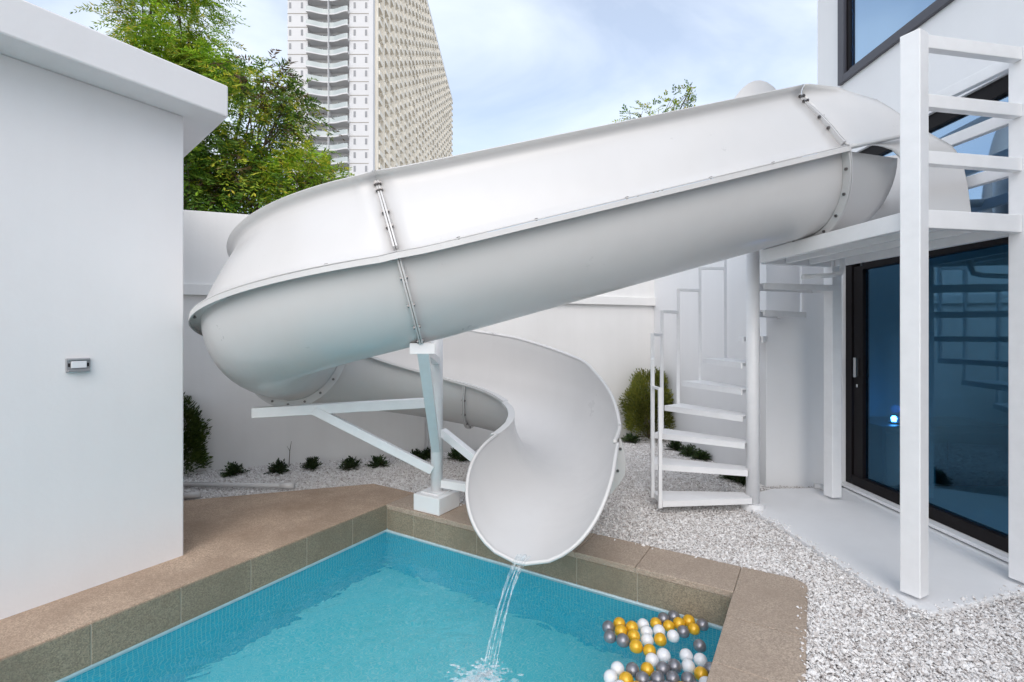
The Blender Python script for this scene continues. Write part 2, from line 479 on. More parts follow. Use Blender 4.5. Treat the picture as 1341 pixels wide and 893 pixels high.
M['stream'] = foam_mat()
M['spray'] = foam_mat(); M['spray'].name = "soft_foam"
for n_ in M['spray'].node_tree.nodes:
    if n_.type == 'MAP_RANGE': n_.inputs['To Min'].default_value = 0.10; n_.inputs['To Max'].default_value = 0.45
    if n_.type == 'MAPPING': n_.inputs['Scale'].default_value = (30, 30, 30)
M['foam'] = mat("white_foam", (0.85, 0.9, 0.92), 0.4)

# ------------------------------------------------------------------ ground, pool, deck
A2 = Vector((0.522, 0.853)).normalized()              # along the pool's long side, away from the camera
U2 = Vector((A2.y, -A2.x))                            # along the pool's far edge, to the right
Q = Vector((-1.184, 4.606))                           # far left inner corner of the coping
PW, PL, CW = 3.0, 4.6, 0.39
WZ, FZ = -0.248, -1.02                                # water level, pool floor
def pool(u, n): return Q + U2 * u + A2 * n
inner = [pool(0, 0), pool(PW, 0), pool(PW, -PL), pool(0, -PL)]
big = [Vector((-700, 700)), Vector((700, 700)), Vector((700, -700)), Vector((-700, -700))]
gi = [pool(-.1, .1), pool(PW + .1, .1), pool(PW + .1, -PL - .1), pool(-.1, -PL - .1)]
g = MB()
for i in range(4):
    j = (i + 1) % 4
    g.add([(*big[i], -.035), (*big[j], -.035), (*gi[j], -.035), (*gi[i], -.035)], [(3, 2, 1, 0)])
struct(g.build("ground", M['ground']))

def uvquad(name, quads, matl):
    """quads: list of (origin, du, dv, lu, lv); uv in metres"""
    m = bpy.data.meshes.new(name); vs = []; fs = []; uvs = []
    for o_, du, dv, lu, lv in quads:
        b = len(vs); o_ = Vector(o_); du = Vector(du); dv = Vector(dv)
        vs += [o_, o_ + du * lu, o_ + du * lu + dv * lv, o_ + dv * lv]
        fs.append((b, b + 1, b + 2, b + 3)); uvs += [(0, 0), (lu, 0), (lu, lv), (0, lv)]
    m.from_pydata([tuple(v) for v in vs], [], fs)
    uv = m.uv_layers.new(name="UVMap")
    for i, c in enumerate(uvs): uv.data[i].uv = c
    m.materials.append(matl); m.update()
    o = bpy.data.objects.new(name, m); col.objects.link(o); return o
u3, a3, z3 = (*U2, 0), (*A2, 0), (0, 0, 1)
ztop = -0.225
H_ = ztop - FZ
e = .012                                              # mosaic sits slightly behind the coping face
p0 = pool(-e, e); p1 = pool(PW + e, e); p2 = pool(PW + e, -PL - e); p3 = pool(-e, -PL - e)
struct(uvquad("pool_basin", [
    ((*p0, FZ), u3, z3, PW + 2 * e, H_), ((*p1, FZ), tuple(-Vector(a3)), z3, PL + 2 * e, H_),
    ((*p2, FZ), tuple(-Vector(u3)), z3, PW + 2 * e, H_), ((*p3, FZ), a3, z3, PL + 2 * e, H_)], M['mosaic']))
struct(uvquad("pool_floor", [((*p3, FZ), u3, a3, PW + 2 * e, PL + 2 * e)], M['mosaicfloor']))
# submerged bench along the near left side
w = MB(); nx, ny = 60, 90
m = uvquad("pool_water", [((*p3, WZ), u3, a3, PW + 2 * e, PL + 2 * e)], M['water'])
struct(m)

# deck: aggregate slab left of and behind the pool
deckpoly = [pool(0, -PL), pool(0, 0), pool(0, CW)]
dk_corner = Vector(px(489, 633)[:2]); dk_left = Vector(px(240, 655)[:2])
ldir = (dk_left - dk_corner).normalized()
deckpoly = [pool(-.004, -PL), pool(-.004, CW), dk_corner, dk_corner + ldir * 4.5, pool(-5, -PL)]
struct(MB().prism([tuple(p) for p in deckpoly], -.22, 0.0).build("deck", M['deck'], bevel=.008))
# left face of the pool: slabs lining the deck edge
coping = empty("pool_coping", (*pool(0, 0), 0)); struct(coping)
TL = 0.453; J = .0028
def slab(a, b, c, d, z0, z1, matl, name="coping_tile"):
    return MB().prism([tuple(a), tuple(b), tuple(c), tuple(d)], z0, z1).build(name, matl, coping, bevel=.004)
k = 0; t = 0.0
while t < PL:                                          # left wall facing tiles
    t1 = min(PL, t + (TL if k else 0.40))
    slab(pool(-.003, -t - J), pool(-.003, -t1 + J), pool(.012, -t1 + J), pool(.012, -t - J), -.235, -.006 - .0012 * (k % 3), M['copingface'], "coping_face_tile")
    t = t1; k += 1
k = 0; t = 0.012
lens = [0.33, 0.25, .45, .45, .45, .45, .61]
for L in lens:                                         # far wall facing tiles
    t1 = min(PW - .012, t + L)
    slab(pool(t + J, .012), pool(t1 - J, .012), pool(t1 - J, 0), pool(t + J, 0), -.235, -.045, M['copingface'], "coping_face_tile")
    t = t1; k += 1
t = .012; k = 0
while t < PL:                                          # right wall facing tiles
    t1 = min(PL, t + TL)
    slab(pool(PW, -t - J), pool(PW, -t1 + J), pool(PW + .012, -t1 + J), pool(PW + .012, -t - J), -.235, -.045, M['copingface'], "coping_face_tile")
    t = t1
M['palestrip'] = mat("pale_waterline_strip", (0.62, 0.72, 0.76), 0.4, var=0.08, scale=12)  # pale strip along the water's edge
for a_, b_, c_, d_ in ((pool(0, .011), pool(PW, .011), pool(PW, -.006), pool(0, -.006)), (pool(-.011, 0), pool(-.011, -PL), pool(.006, -PL), pool(.006, 0)),
                       (pool(PW + .011, .011), pool(PW + .011, -PL), pool(PW - .006, -PL), pool(PW - .006, -.0065))):
    MB().prism([tuple(a_), tuple(b_), tuple(c_), tuple(d_)], -.275, -.2355).build("waterline_strip", M['palestrip'], coping)
# joint bed behind the far and right coping
MB().prism([tuple(pool(0, .004)), tuple(pool(0, CW - .01)), tuple(pool(PW + CW - .01, CW - .01)), tuple(pool(PW + CW - .01, -PL)), tuple(pool(PW + .004, -PL)), tuple(pool(PW + .004, .004))], -.225, -.012).build("mortar_bed", M['joint'], coping)
MB().prism([tuple(pool(-.03, -PL)), tuple(pool(-.03, 0)), tuple(pool(.0085, 0)), tuple(pool(.0085, -PL))], -.234, -.012).build("mortar_bed", M['joint'], coping)
t = 0.0
tl = [.58, .45, .45, .45, .45, .62]
for i, L in enumerate(tl):                             # far coping top tiles
    t1 = t + L
    zz = -.0005 * (i % 3)
    slab(pool(t + .002, -.002), pool(t1 - .002, -.002), pool(t1 - .002, CW), pool(t + .002, CW), -.042, zz, M['coping'])
    t = t1
# corner tile with its rounded outer corner
rc = .10; cpts = [pool(PW + .002, -.30), pool(PW + .002, CW)]
for i in range(7):
    a = math.pi / 2 * i / 6
    cpts.append(pool(PW + CW - rc + rc * math.sin(a), CW - rc + rc * math.cos(a)))
cpts.append(pool(PW + CW, -.30))
cpts[0] = pool(PW - .002, -.30); cpts.insert(1, pool(PW - .002, -.004)); cpts.insert(2, pool(PW + .002, -.004))
MB().prism([tuple(p) for p in cpts], -.042, 0).build("coping_tile", M['coping'], coping, bevel=.004)
t = .304; k = 0
while t < PL:
    t1 = min(PL, t + TL)
    slab(pool(PW - .002, -t1 + .002), pool(PW + CW, -t1 + .002), pool(PW + CW, -t), pool(PW - .002, -t), -.042, -.0006 * (k % 3), M['coping'])
    t = t1; k += 1

# white painted slab in front of the house
slabpoly = [px(986, 672)[:2], (2.20, 4.75), (2.66, 5.02), (3.44, 5.06), (3.44, 3.02), px(1341, 776)[:2], px(1212, 808)[:2], px(1196, 806)[:2], px(1150, 775)[:2], px(1080, 730)[:2], px(1020, 690)[:2]]
struct(MB().prism(slabpoly, -.03, .016).build("house_apron", M['slab'], bevel=.008))

# ------------------------------------------------------------------ boundary wall
F0 = Vector((-3.38, 5.87)); FD = Vector((0.94, 0.342)).normalized(); FN = Vector((FD.y, -FD.x))   # FN faces the camera
def fw(t, n): return F0 + FD * t + FN * n
fl0, fl1 = -4.0, 6.5
fence = empty("boundary_wall", (*F0, 0), "tall white rendered boundary wall behind the slide with a ledge", "wall")
def fprism(name, t0, t1, n0, n1, z0, z1, bevel=.006):
    return MB().prism([tuple(fw(t0, n0)), tuple(fw(t1, n0)), tuple(fw(t1, n1)), tuple(fw(t0, n1))], z0, z1).build(name, M['fence'], fence, bevel=bevel)
fprism("wall", fl0, fl1, -.2, 0, -.1, 2.05)
fprism("ledge", fl0, fl1, -.2, .06, 2.05, 2.18)
fprism("upper_wall", fl0, fl1, -.2, .02, 2.18, 3.04)

# ------------------------------------------------------------------ left outbuilding
C0 = Vector(px(240, 727)[:2]); VPD = Vector((0.522, 0.853)).normalized()
endd = Vector((-0.727, 0.687))
PN = Vector((VPD.y, -VPD.x))
ob = empty("outbuilding", (*C0, 0), "white flat-roofed outbuilding standing beside the pool", "building")
wp = [C0, C0 + endd * 2.2, C0 + endd * 2.2 - VPD * 7, C0 - VPD * 7]
MB().prism([tuple(p) for p in wp], -.05, 3.17).build("wall", M['wall'], ob, bevel=.008)
rc0 = Vector((-2.06, 3.56))
rp = [rc0, rc0 + endd * 2.9, rc0 + endd * 2.9 - VPD * 7.4, rc0 - VPD * 7.4]
MB().prism([tuple(p) for p in rp], 3.17, 3.40).build("roof", M['wall'], ob, bevel=.012)
# switch on the wall: weatherproof socket
sc_ = None
d0 = C0.x; 
def on_left_wall(x, y):
    """pixel -> point on the outbuilding's pool-side wall"""
    r = Vector(((x - CX) / F, 1.0))
    # solve C0 - VPD*t = r*s
    det = -VPD.x * (-r.y) - (-r.x) * (-VPD.y)
    A = np.array([[VPD.x, r.x], [VPD.y, r.y]]); tt, s = np.linalg.solve(A, np.array([C0.x, C0.y]))
    return Vector((r.x * s, r.y * s, CH - (y - HY) / F * s))
sp = on_left_wall(101, 478)
sw = empty("wall_switch", sp, "small grey metal switch box on the outbuilding wall", "switch")
ang = math.atan2(VPD.y, VPD.x)
def swbox(name, along, up, out, sx, sy, sz, matl, bevel=.002):
    c = sp + Vector((*(VPD * along), up)) + Vector((*(PN * out), 0))
    return MB().box(c, (sx, sy, sz), ang).build(name, matl, sw, bevel=bevel)
M['swgrey'] = mat("switch_grey_metal", (0.42, 0.42, 0.43), 0.35, metallic=0.6)
swbox("back_plate", 0, 0, .008, .118, .016, .086, M['swgrey'], .004)
swbox("top_rim", 0, .034, .022, .106, .014, .010, M['swgrey'])
swbox("bottom_rim", 0, -.034, .024, .106, .018, .014, M['swgrey'])
swbox("rocker", 0, .004, .022, .074, .014, .042, M['pearl'], .003)
for s_ in (-1, 1): swbox("latch", s_ * .046, .002, .019, .008, .008, .022, M['frame'])

# ------------------------------------------------------------------ house
HX = 3.45
house = empty("house", (HX, 4.2, 0), "white two-storey house with blue tinted glazing", "house")
def hb(name, a, b, matl=None, parent=None, bevel=.006):
    return MB().span(a, b).build(name, matl or M['house'], parent or house, bevel=bevel)
gy1, gy0 = 5.115, 0.6                                  # glazing from far to near end
HT = 7.5
hb("wall", (HX, gy1, 0.02), (HX + .25, 5.54, HT))
hb("wall", (HX, gy0, 3.42), (HX + .25, gy1, 4.23))
hb("wall", (HX, gy0, 7.1), (HX + .25, gy1, HT))
hb("wall", (HX, -4, 0.02), (HX + .25, gy0, HT))
MB().prism([(HX + .25, 5.54), (HX + .01, 5.539), (8.6, 13.3), (8.8, 13.0), (9.5, 13.0), (9.5, 12.8), (8.8, 12.8)], 0.02, HT).build("unseen_end_wall", M['house'], house)  # unseen diagonal end, its shape made up to block sun from the side
MB().prism([(HX - .1, -4.1), (HX - .1, 5.54), (8.3, 13.0), (9.7, 13.0), (9.7, -4.1)], HT + .002, HT + .25).build("roof", M['house'], house)
hb("rear_wall", (9.5, -4, 0.02), (9.7, 12.79, HT))
hb("near_wall", (HX + .25, -4, 0.02), (9.49, -3.8, HT))
hb("upper_floor", (HX + .251, -3.79, 3.5), (9.49, 5.5, 3.75), M['room'], bevel=0)
# low side block that meets the boundary wall
MB().prism([(2.68, 5.17), (3.449, 5.2), (3.449, 5.75), (3.55, 8.35), (2.27, 8.12)], -.05, 2.9).build("side_block", M['house'], house, bevel=.006)
# sliding door and tall glazing
door = empty("tall_glazing", (HX, gy1, 0))
door.parent = house; door.matrix_parent_inverse = Matrix.Translation(-parent_loc(house))
fx0, fx1 = HX + .03, HX + .12
def fb(name, y0, y1, z0, z1, x0=fx0, x1=fx1, matl=None):
    return MB().span((x0, y0, z0), (x1, y1, z1)).build(name, matl or M['frame'], door, bevel=.004)
fb("jamb", gy1 - .09, gy1, .06, 3.42)
fb("door_stile", gy1 - .235, gy1 - .10, .15, 2.28, fx0 + .012, fx1 - .01)
fb("sill", gy0, gy1 - .092, .06, .16)
fb("head", gy0, gy1 - .092, 3.30, 3.42)
fb("transom", gy0, gy1 - .24, 2.24, 2.36)
fb("mullion", 2.60, 2.70, .162, 3.298)
fb("pane", gy0, 2.598, .162, 2.238, HX + .07, HX + .078, M['glass'])
fb("pane", 2.702, gy1 - .237, .162, 2.238, HX + .07, HX + .078, M['glass'])
fb("pane", gy0, 2.598, 2.362, 3.298, HX + .07, HX + .078, M['glassup'])
fb("pane", 2.702, gy1 - .092, 2.362, 3.298, HX + .07, HX + .078, M['glassup'])
fb("door_handle", gy1 - .185, gy1 - .155, 1.16, 1.36, fx0 - .03, fx0 + .01, M['chrome'])
fb("door_lock", gy1 - .18, gy1 - .16, 1.06, 1.09, fx0 - .005, fx0 + .012, M['chrome'])
hb("threshold", (HX - .05, gy0, .03), (HX + .25, gy1 - .001, .058), M['slab'])
# upper window
uw = empty("upper_window", (HX, gy1, 4.2)); uw.parent = house; uw.matrix_parent_inverse = Matrix.Translation(-parent_loc(house))
uy1 = 5.11
def ub(name, y0, y1, z0, z1, x0, x1, matl):
    return MB().span((x0, y0, z0), (x1, y1, z1)).build(name, matl, uw, bevel=.004)
ub("outer_frame", uy1 - .05, uy1 + .035, 4.20, 7.1, HX - .035, HX + .1, M['greyframe'])
ub("outer_frame", gy0, uy1 - .051, 4.20, 4.275, HX - .035, HX + .1, M['greyframe'])
ub("inner_frame", uy1 - .09, uy1 - .052, 4.277, 7.1, HX + .0, HX + .09, M['frame'])
ub("inner_frame", gy0, uy1 - .092, 4.277, 4.315, HX + .0, HX + .09, M['greyframe'])
ub("pane", gy0, uy1 - .092, 4.316, 7.1, HX + .03, HX + .038, M['glassup'])
# room behind the glazing
hb("room_floor", (HX + .26, -3.79, .02), (9.49, 5.9, .055), M['roomfloor'], bevel=0)
hb("room_wall", (7.2, -3.79, .056), (7.3, 5.5, 3.49), M['room'], bevel=0)
hb("room_side_wall", (HX + .26, 5.42, .056), (7.19, 5.50, 3.49), M['room'], bevel=0)
hb("upper_room_wall", (HX + 2.0, -3.79, 3.76), (HX + 2.1, 5.5, 7.5), M['room'], bevel=0)
cab = empty("cabinet", (4.35, 5.12, .056), "dark low cabinet inside the room behind the sliding door", "cabinet")
MB().span((3.66, 4.85, .09), (4.9, 5.38, .66)).build("carcass", M['cabinet'], cab, bevel=.005)
MB().span((3.64, 4.83, .662), (4.92, 5.39, .69)).build("top", M['cabinet'], cab, bevel=.004)
for x_ in (3.95, 4.56): MB().span((x_ - .26, 4.835, .14), (x_ + .26, 4.849, .62)).build("door", M['cabinet'], cab, bevel=.003)
lamp = empty("table_lamp", (3.88, 4.98, .691), "small glowing blue lamp on the dark cabinet indoors", "lamp")
MB().tube([(3.88, 4.98, .691), (3.88, 4.98, .71)], .05, 16).build("base", M['cabinet'], lamp)
MB().tube([(3.88, 4.98, .71), (3.88, 4.98, .745), (3.88, 4.98, .765)], [.02, .026, .014], 16).build("bulb", M['led'], lamp, smooth=True)
ld = bpy.data.lights.new("lamp_glow", 'POINT'); ld.energy = 0.8; ld.color = (.2, .45, 1); ld.shadow_soft_size = .04
lo = bpy.data.objects.new("lamp_glow", ld); lo.location = (3.88, 4.98, .84); col.objects.link(lo)
shelf = empty("wall_shelving", (7.1, 3.4, .056), "dark open shelving on the room's rear wall seen through glass", "shelving")
for z_ in (.06, .75, 1.2, 1.6, 2.0, 2.4):
    MB().span((6.8, 1.6, z_), (7.195, 5.2, z_ + .07)).build("shelf", M['cabinet'], shelf, bevel=.003)
for y_ in (1.6, 2.8, 4.0, 5.16):
    MB().span((6.79, y_ - .02, .06), (7.196, y_ + .02, 2.47)).build("upright", M['cabinet'], shelf, bevel=.003)
M['warmlamp'] = emit_mat("warm_ceiling_lamp", (1.0, 0.86, 0.6), 5)
cl_ = empty("ceiling_lamp", (5.4, 3.6, 3.45), "warm lit strip lamp on the ceiling of the room", "lamp")
MB().span((4.9, 3.54, 3.44), (5.9, 3.66, 3.495)).build("housing", M['room'], cl_)
MB().span((4.92, 3.555, 3.425), (5.88, 3.645, 3.439)).build("diffuser", M['warmlamp'], cl_)
desk = empty("office_desk", (5.2, 3.0, .056), "pale grey desk inside the room behind tinted glass", "desk")
MB().span((4.6, 2.4, .72), (5.4, 4.2, .76)).build("desk_top", M['desk'], desk, bevel=.004)
for y_ in (2.45, 4.15): MB().span((4.62, y_ - .02, .056), (5.38, y_ + .02, .719)).build("side_panel", M['desk'], desk)
MB().span((5.3, 2.48, .2), (5.33, 4.12, .715)).build("modesty_panel", M['desk'], desk)

# ------------------------------------------------------------------ platform with railings
PZ = 2.35
PA, PB, PC, PD_ = Vector((2.42, 2.95)), Vector((3.24, 3.10)), Vector((3.08, 4.71)), Vector((2.24, 4.46))
plat = empty("slide_platform", (*((PA + PB + PC + PD_) / 4), 0), "white steel platform with posts and railings in front of the house", "platform")
def v3(p, z): return (p.x, p.y, z)
def pbar(name, a, b, w, h, bevel=.004): return MB().bar(a, b, w, h).build(name, M['metal'], plat, bevel=bevel)
ra = math.atan2(PB.y - PA.y, PB.x - PA.x)
for P_, zt in ((PA, 3.40), (PB, 3.40), (PC, PZ - .01)):
    MB().box((P_.x, P_.y, (zt + .04) / 2), (.105, .105, zt - .04), ra + (.30 if P_ is PA else 0)).build("post", M['metal'], plat, bevel=.006)
def shrink(a, b, d):
    t = (b - a).normalized(); return a + t * d, b - t * d
for a, b in ((PA, PB), (PB, PC), (PC, PD_), (PD_, PA)):
    s0, s1 = shrink(a, b, .056)
    pbar("edge_beam", v3(s0, PZ - .06), v3(s1, PZ - .06), .05, .11)
cen = (PA + PB + PC + PD_) / 4
ins = [p + (cen - p).normalized() * .05 for p in (PA, PB, PC, PD_)]
MB().prism([tuple(p) for p in ins], PZ - .035, PZ - .012).build("floor_plate", M['metal'], plat)
for f_ in (.33, .66):
    a = ins[0].lerp(ins[1], f_); b = ins[3].lerp(ins[2], f_)
    pbar("joist", v3(a, PZ - .07), v3(b, PZ - .07), .04, .065)
for z_ in (3.355, 3.0, 2.66):
    for a, b in ((PA, PB), (PB, PC)):
        s0, s1 = shrink(a, b, .054)
        pbar("rail", v3(s0, z_), v3(s1, z_), .05, .08)
pl0 = pd(1040, 352, 4.2)
dp = MB().tube([(2.55, 4.3, 2.10), (2.86, 4.36, 2.12), (2.93, 4.37, 2.14), (2.95, 4.375, 2.2), (2.95, 4.375, 2.29)], .022, 10).build("drain_pipe", M['metal'], plat, smooth=True)

# ------------------------------------------------------------------ spiral stair
SC = Vector((2.21, 4.5)); SR = 0.88
stair = empty("spiral_stair", (*SC, 0), "white steel spiral stair with stepped guard rail up to the platform", "staircase")
MB().tube([(*SC, -.02), (*SC, 2.36)], .057, 24).build("centre_pole", M['metal'], stair, smooth=True)
MB().tube([(*SC, -.01), (*SC, .055)], .10, 24).build("base_plate", M['metal'], stair)
angs = [181, 160, 142, 124, 106, 88, 64, 40, 18]
zs = [.12 + .2425 * i for i in range(9)]
def pol(a, r): return SC + Vector((math.cos(R(a)), math.sin(R(a)))) * r
outs = []
for i, (a, z_) in enumerate(zip(angs, zs)):
    ax = Vector((math.cos(R(a)), math.sin(R(a)))); sd_ = Vector((-ax.y, ax.x))
    def loc(r_, w_): return SC + ax * r_ + sd_ * w_
    poly = [loc(.045, .085), loc(SR, .145), loc(SR, -.145), loc(.045, -.085)]
    tr = MB().prism([tuple(p) for p in poly], z_ - .005, z_).build("tread", M['metal'], stair, bevel=.0015)
    fr = MB()
    for s_ in (1, -1):
        fr.bar(v3(loc(.05, s_ * .078), z_ - .030), v3(loc(SR - .002, s_ * .138), z_ - .030), .012, .049)
    fr.bar(v3(loc(SR - .008, -.131), z_ - .030), v3(loc(SR - .008, .131), z_ - .030), .012, .049)
    fr.build("tread_frame", M['metal'], tr)
    outs.append((loc(SR + .014, -.10), z_))
BH = 1.0
for i, (p_, z_) in enumerate(outs):
    zt = z_ + BH + .24 * (1 if i == 0 else 1)
    MB().bar((p_.x, p_.y, z_ - .05), (p_.x, p_.y, zt), .031, .031, up=(0, 1, 0)).build("baluster", M['metal'], stair, bevel=.002)
    if i + 1 < len(outs):
        n_ = outs[i + 1][0]
        MB().bar(v3(p_, zt - .013), v3(n_ - (n_ - p_).normalized() * .014, zt - .013), .031, .031).build("rail", M['metal'], stair, bevel=.002)
q0 = pol(angs[0], SR + .014) + Vector((-math.sin(R(angs[0])), math.cos(R(angs[0])))) * .12
MB().bar((q0.x, q0.y, .05), (q0.x, q0.y, 1.12), .031, .031, up=(0, 1, 0)).build("baluster", M['metal'], stair, bevel=.002)
MB().bar(v3(q0, 1.107), v3(outs[0][0], 1.107), .024, .024).build("rail", M['metal'], stair, bevel=.002)

# ------------------------------------------------------------------ water slide
RH = 1.2
UD = Vector((-0.978, -0.208)).normalized()            # heading of the main run
LJ = Vector((2.36, 3.93)); ZR, ZL = 2.38, 1.53         # trough bottom at both ends of the run
B2 = Vector((-0.615, 3.30))
phi0 = math.degrees(math.atan2(-UD.x, UD.y) ) if False else -78.0
HC = Vector((B2.x - RH * math.cos(R(phi0)), B2.y - RH * math.sin(R(phi0))))
TAUZ = [(0, 1.53), (50, 1.27), (102, 1.00), (150, .78), (192, .60), (240, .44), (282, .33), (304, .28)]
def helix(tau):
    ph = phi0 - tau
    sx = 0.16 * max(0.0, min(1.0, (tau - 102) / 130.0)) ** 1.0
    sx = 0.16 * (lambda u: u * u * (3 - 2 * u))(max(0.0, min(1.0, (tau - 100) / 150.0)))
    return Vector((HC.x + sx + RH * math.cos(R(ph)), HC.y + RH * math.sin(R(ph)),
                   float(np.interp(tau, [t for t, _ in TAUZ], [z for _, z in TAUZ]))))
path = []                                              # (position, tau-like station)
NS = 26
for i in range(NS):
    f = i / NS
    p = LJ.lerp(B2, f)
    path.append((Vector((p.x, p.y, ZR + (ZL - ZR) * f)), -100 + 100 * f))
TE = 302
for tau in np.linspace(0, TE, 110):
    path.append((helix(float(tau)), float(tau)))
pe = helix(TE); he = Vector((pe - helix(TE - 2))).normalized(); he.z = 0; he.normalize()
hd = Vector((-0.36, -0.93, 0)).normalized()
NX = 48
for i in range(1, NX + 1):
    f = i / NX
    hdir = he.lerp(hd, min(1, f * 1.5)).normalized()
    pe = pe + hdir * 1.06 / NX
    path.append((Vector((pe.x, pe.y, .28 - .115 * f)), TE + 100 * f))
P = np.array([tuple(p) for p, _ in path]); ST = np.array([s for _, s in path])
for _ in range(3):                                     # soften the height curve
    P[1:-1, 2] = (P[:-2, 2] + 2 * P[1:-1, 2] + P[2:, 2]) / 4
k0 = idx_ = int(np.argmin(np.abs(ST - 255)))
for _ in range(30):                                    # ease the bend into the exit
    P[k0:-1] = (P[k0 - 1:-2] + 2 * P[k0:-1] + P[k0 + 1:]) / 4
T = np.gradient(P, axis=0); T /= np.linalg.norm(T, axis=1)[:, None]
LAT = np.cross(T, np.array([0, 0, 1.0])) * -1.0
LAT /= np.linalg.norm(LAT, axis=1)[:, None]            # outward: left of travel
UPV = np.cross(LAT, T) * -1.0
UPV *= np.sign(UPV[:, 2:3])
W_, D_ = .46, .53
def frame_pt(i, o, h, dt=0.0):
    return P[i] + LAT[i] * o + UPV[i] * h + T[i] * dt
def idx(station): return int(np.argmin(np.abs(ST - station)))
def trough_profile():
    pts = []
    for k in range(25):
        t = math.pi + math.pi * k / 24
        pts.append((W_ * math.cos(t), D_ + D_ * math.sin(t) * (1.0)))
    return pts
LIPO = .075
def wid(st): return float(np.interp(st, [296, TE + 60], [W_, .515]))
def outer_profile(st):
    """free side wall above the trough: rises steep, leans in slightly, rolls out at the edge"""
    s_ = shield_scale(st) * .58
    s_ = max(s_, .012)
    return [(W_, D_ + .001), (W_ + .012 * s_, D_ + .10 * s_), (W_ + .01 * s_, D_ + .30 * s_), (W_ - .02 * s_, D_ + .55 * s_), (W_ - .06 * s_, D_ + .80 * s_), (W_ - .085 * s_, D_ + .95 * s_), (W_ - .085 * s_, D_ + 1.0 * s_)]
def shield_scale(st):
    if st > 150: return float(np.interp(st, [150, 215, 250, 278, 292], [1, .88, .66, .25, .0]))
    return 1.0
def shield_profile(s):
    base = [(.535, .012), (.505, .016), (.475, .03), (.447, .08), (.405, .175), (.355, .275), (.305, .365), (.262, .435), (.240, .48), (.236, .510), (.25, .535), (.280, .556)]
    return [(.5 + (o - .5) * (s if o < .5 else 1.0), D_ + h * s) for o, h in base]
slide = empty("water_slide", (*HC, 0), "white fibreglass spiral water slide curving down into the pool", "water slide")
def strip(mb, i0, i1, prof, step=1):
    """sweep a profile (function of station -> points) between samples i0..i1"""
    rows = []
    for i in range(i0, i1 + 1):
        pr = prof(ST[i]); rows.append([tuple(frame_pt(i, o, h)) for o, h in pr])
    n = len(rows[0]); vs = [v for r in rows for v in r]; fs = []
    for a in range(len(rows) - 1):
        for b in range(n - 1):
            fs.append((a * n + b, a * n + b + 1, (a + 1) * n + b + 1, (a + 1) * n + b))
    mb.add(vs, fs)
def solid(o, t=.009, off=0.0):
    s = o.modifiers.new("thickness", 'SOLIDIFY'); s.thickness = t; s.offset = off; return o
SEG = [(-100, 0), (0, 102), (102, 205), (205, 296), (296, TE + 100)]
iEXIT = len(P) - 1
iRIM = idx(TE + 20)                                     # rims stop here, the spoon runs on
for si, (s0, s1) in enumerate(SEG):
    i0, i1 = idx(s0), idx(s1)
    if si == len(SEG) - 1: i1 = iEXIT
    seg = MB()
    tp = trough_profile()
    if si < 2:
        strip(seg, i0, i1, lambda st: tp)
    elif si < 4:
        strip(seg, i0, i1, lambda st: tp[:24] + outer_profile(st))
    else:                                              # exit spoon: section shrinks towards the tip
        rows = []
        for i in range(i0, i1 + 1):
            f = max(0.0, (i - iRIM) / (iEXIT - iRIM))
            amax = math.pi / 2 * max(.04, (1 - f ** 2.6) ** .55)
            row = []
            for k in range(25):
                t = -math.pi / 2 + amax * (k - 12) / 12
                row.append(tuple(frame_pt(i, wid(ST[i]) * math.cos(t), D_ + D_ * math.sin(t))))
            rows.append(row)
        vs = [v for r in rows for v in r]; fs = []
        for a in range(len(rows) - 1):
            for b in range(24): fs.append((a * 25 + b, a * 25 + b + 1, (a + 1) * 25 + b + 1, (a + 1) * 25 + b))
        seg.add(vs, fs)
    tro = solid(seg.build("trough", M['slide'], slide, smooth=True)); tro.modifiers[0].use_rim = False
    je = i1 if si < 4 else iRIM
    if si < 2:
        lip = MB(); strip(lip, i0, je, lambda st: [(W_ + LIPO, D_ - .028), (W_ + LIPO, D_ + .002), (W_ - .012, D_ + .002)])
        solid(lip.build("outer_rim", M['slide'], slide), .008)
    else:                                              # rounded bead along the free outer edge
        bd = [tuple(frame_pt(i, *(outer_profile(ST[i])[-1]))) for i in range(i0, je + 1)]
        MB().tube(bd, .016, 10).build("outer_rim", M['slide'], slide, smooth=True)
    lip = MB(); strip(lip, i0, je, lambda st: [(-wid(st) + .008, D_), (-wid(st) - .05, D_), (-wid(st) - .05, D_ - .022)])
    solid(lip.build("inner_rim", M['slide'], slide), .008)
    if si < 2:
        sh = MB(); strip(sh, i0, i1, lambda st: shield_profile(shield_scale(st)))
        solid(sh.build("side_shield", M['slide'], slide, smooth=True), .008)
# exit edge bead
bead = []
for i in range(iRIM, iEXIT + 1):
    f = (i - iRIM) / (iEXIT - iRIM); amax = math.pi / 2 * max(.04, (1 - f ** 2.6) ** .55); bead.append((i, amax))
lp = [tuple(frame_pt(i, wid(ST[i]) * math.cos(-math.pi / 2 - a), D_ + D_ * math.sin(-math.pi / 2 - a))) for i, a in bead]
rp_ = [tuple(frame_pt(i, wid(ST[i]) * math.cos(-math.pi / 2 + a), D_ + D_ * math.sin(-math.pi / 2 + a))) for i, a in bead]
MB().tube(lp + rp_[::-1], .014, 8).build("exit_edge", M['slide'], slide, smooth=True)

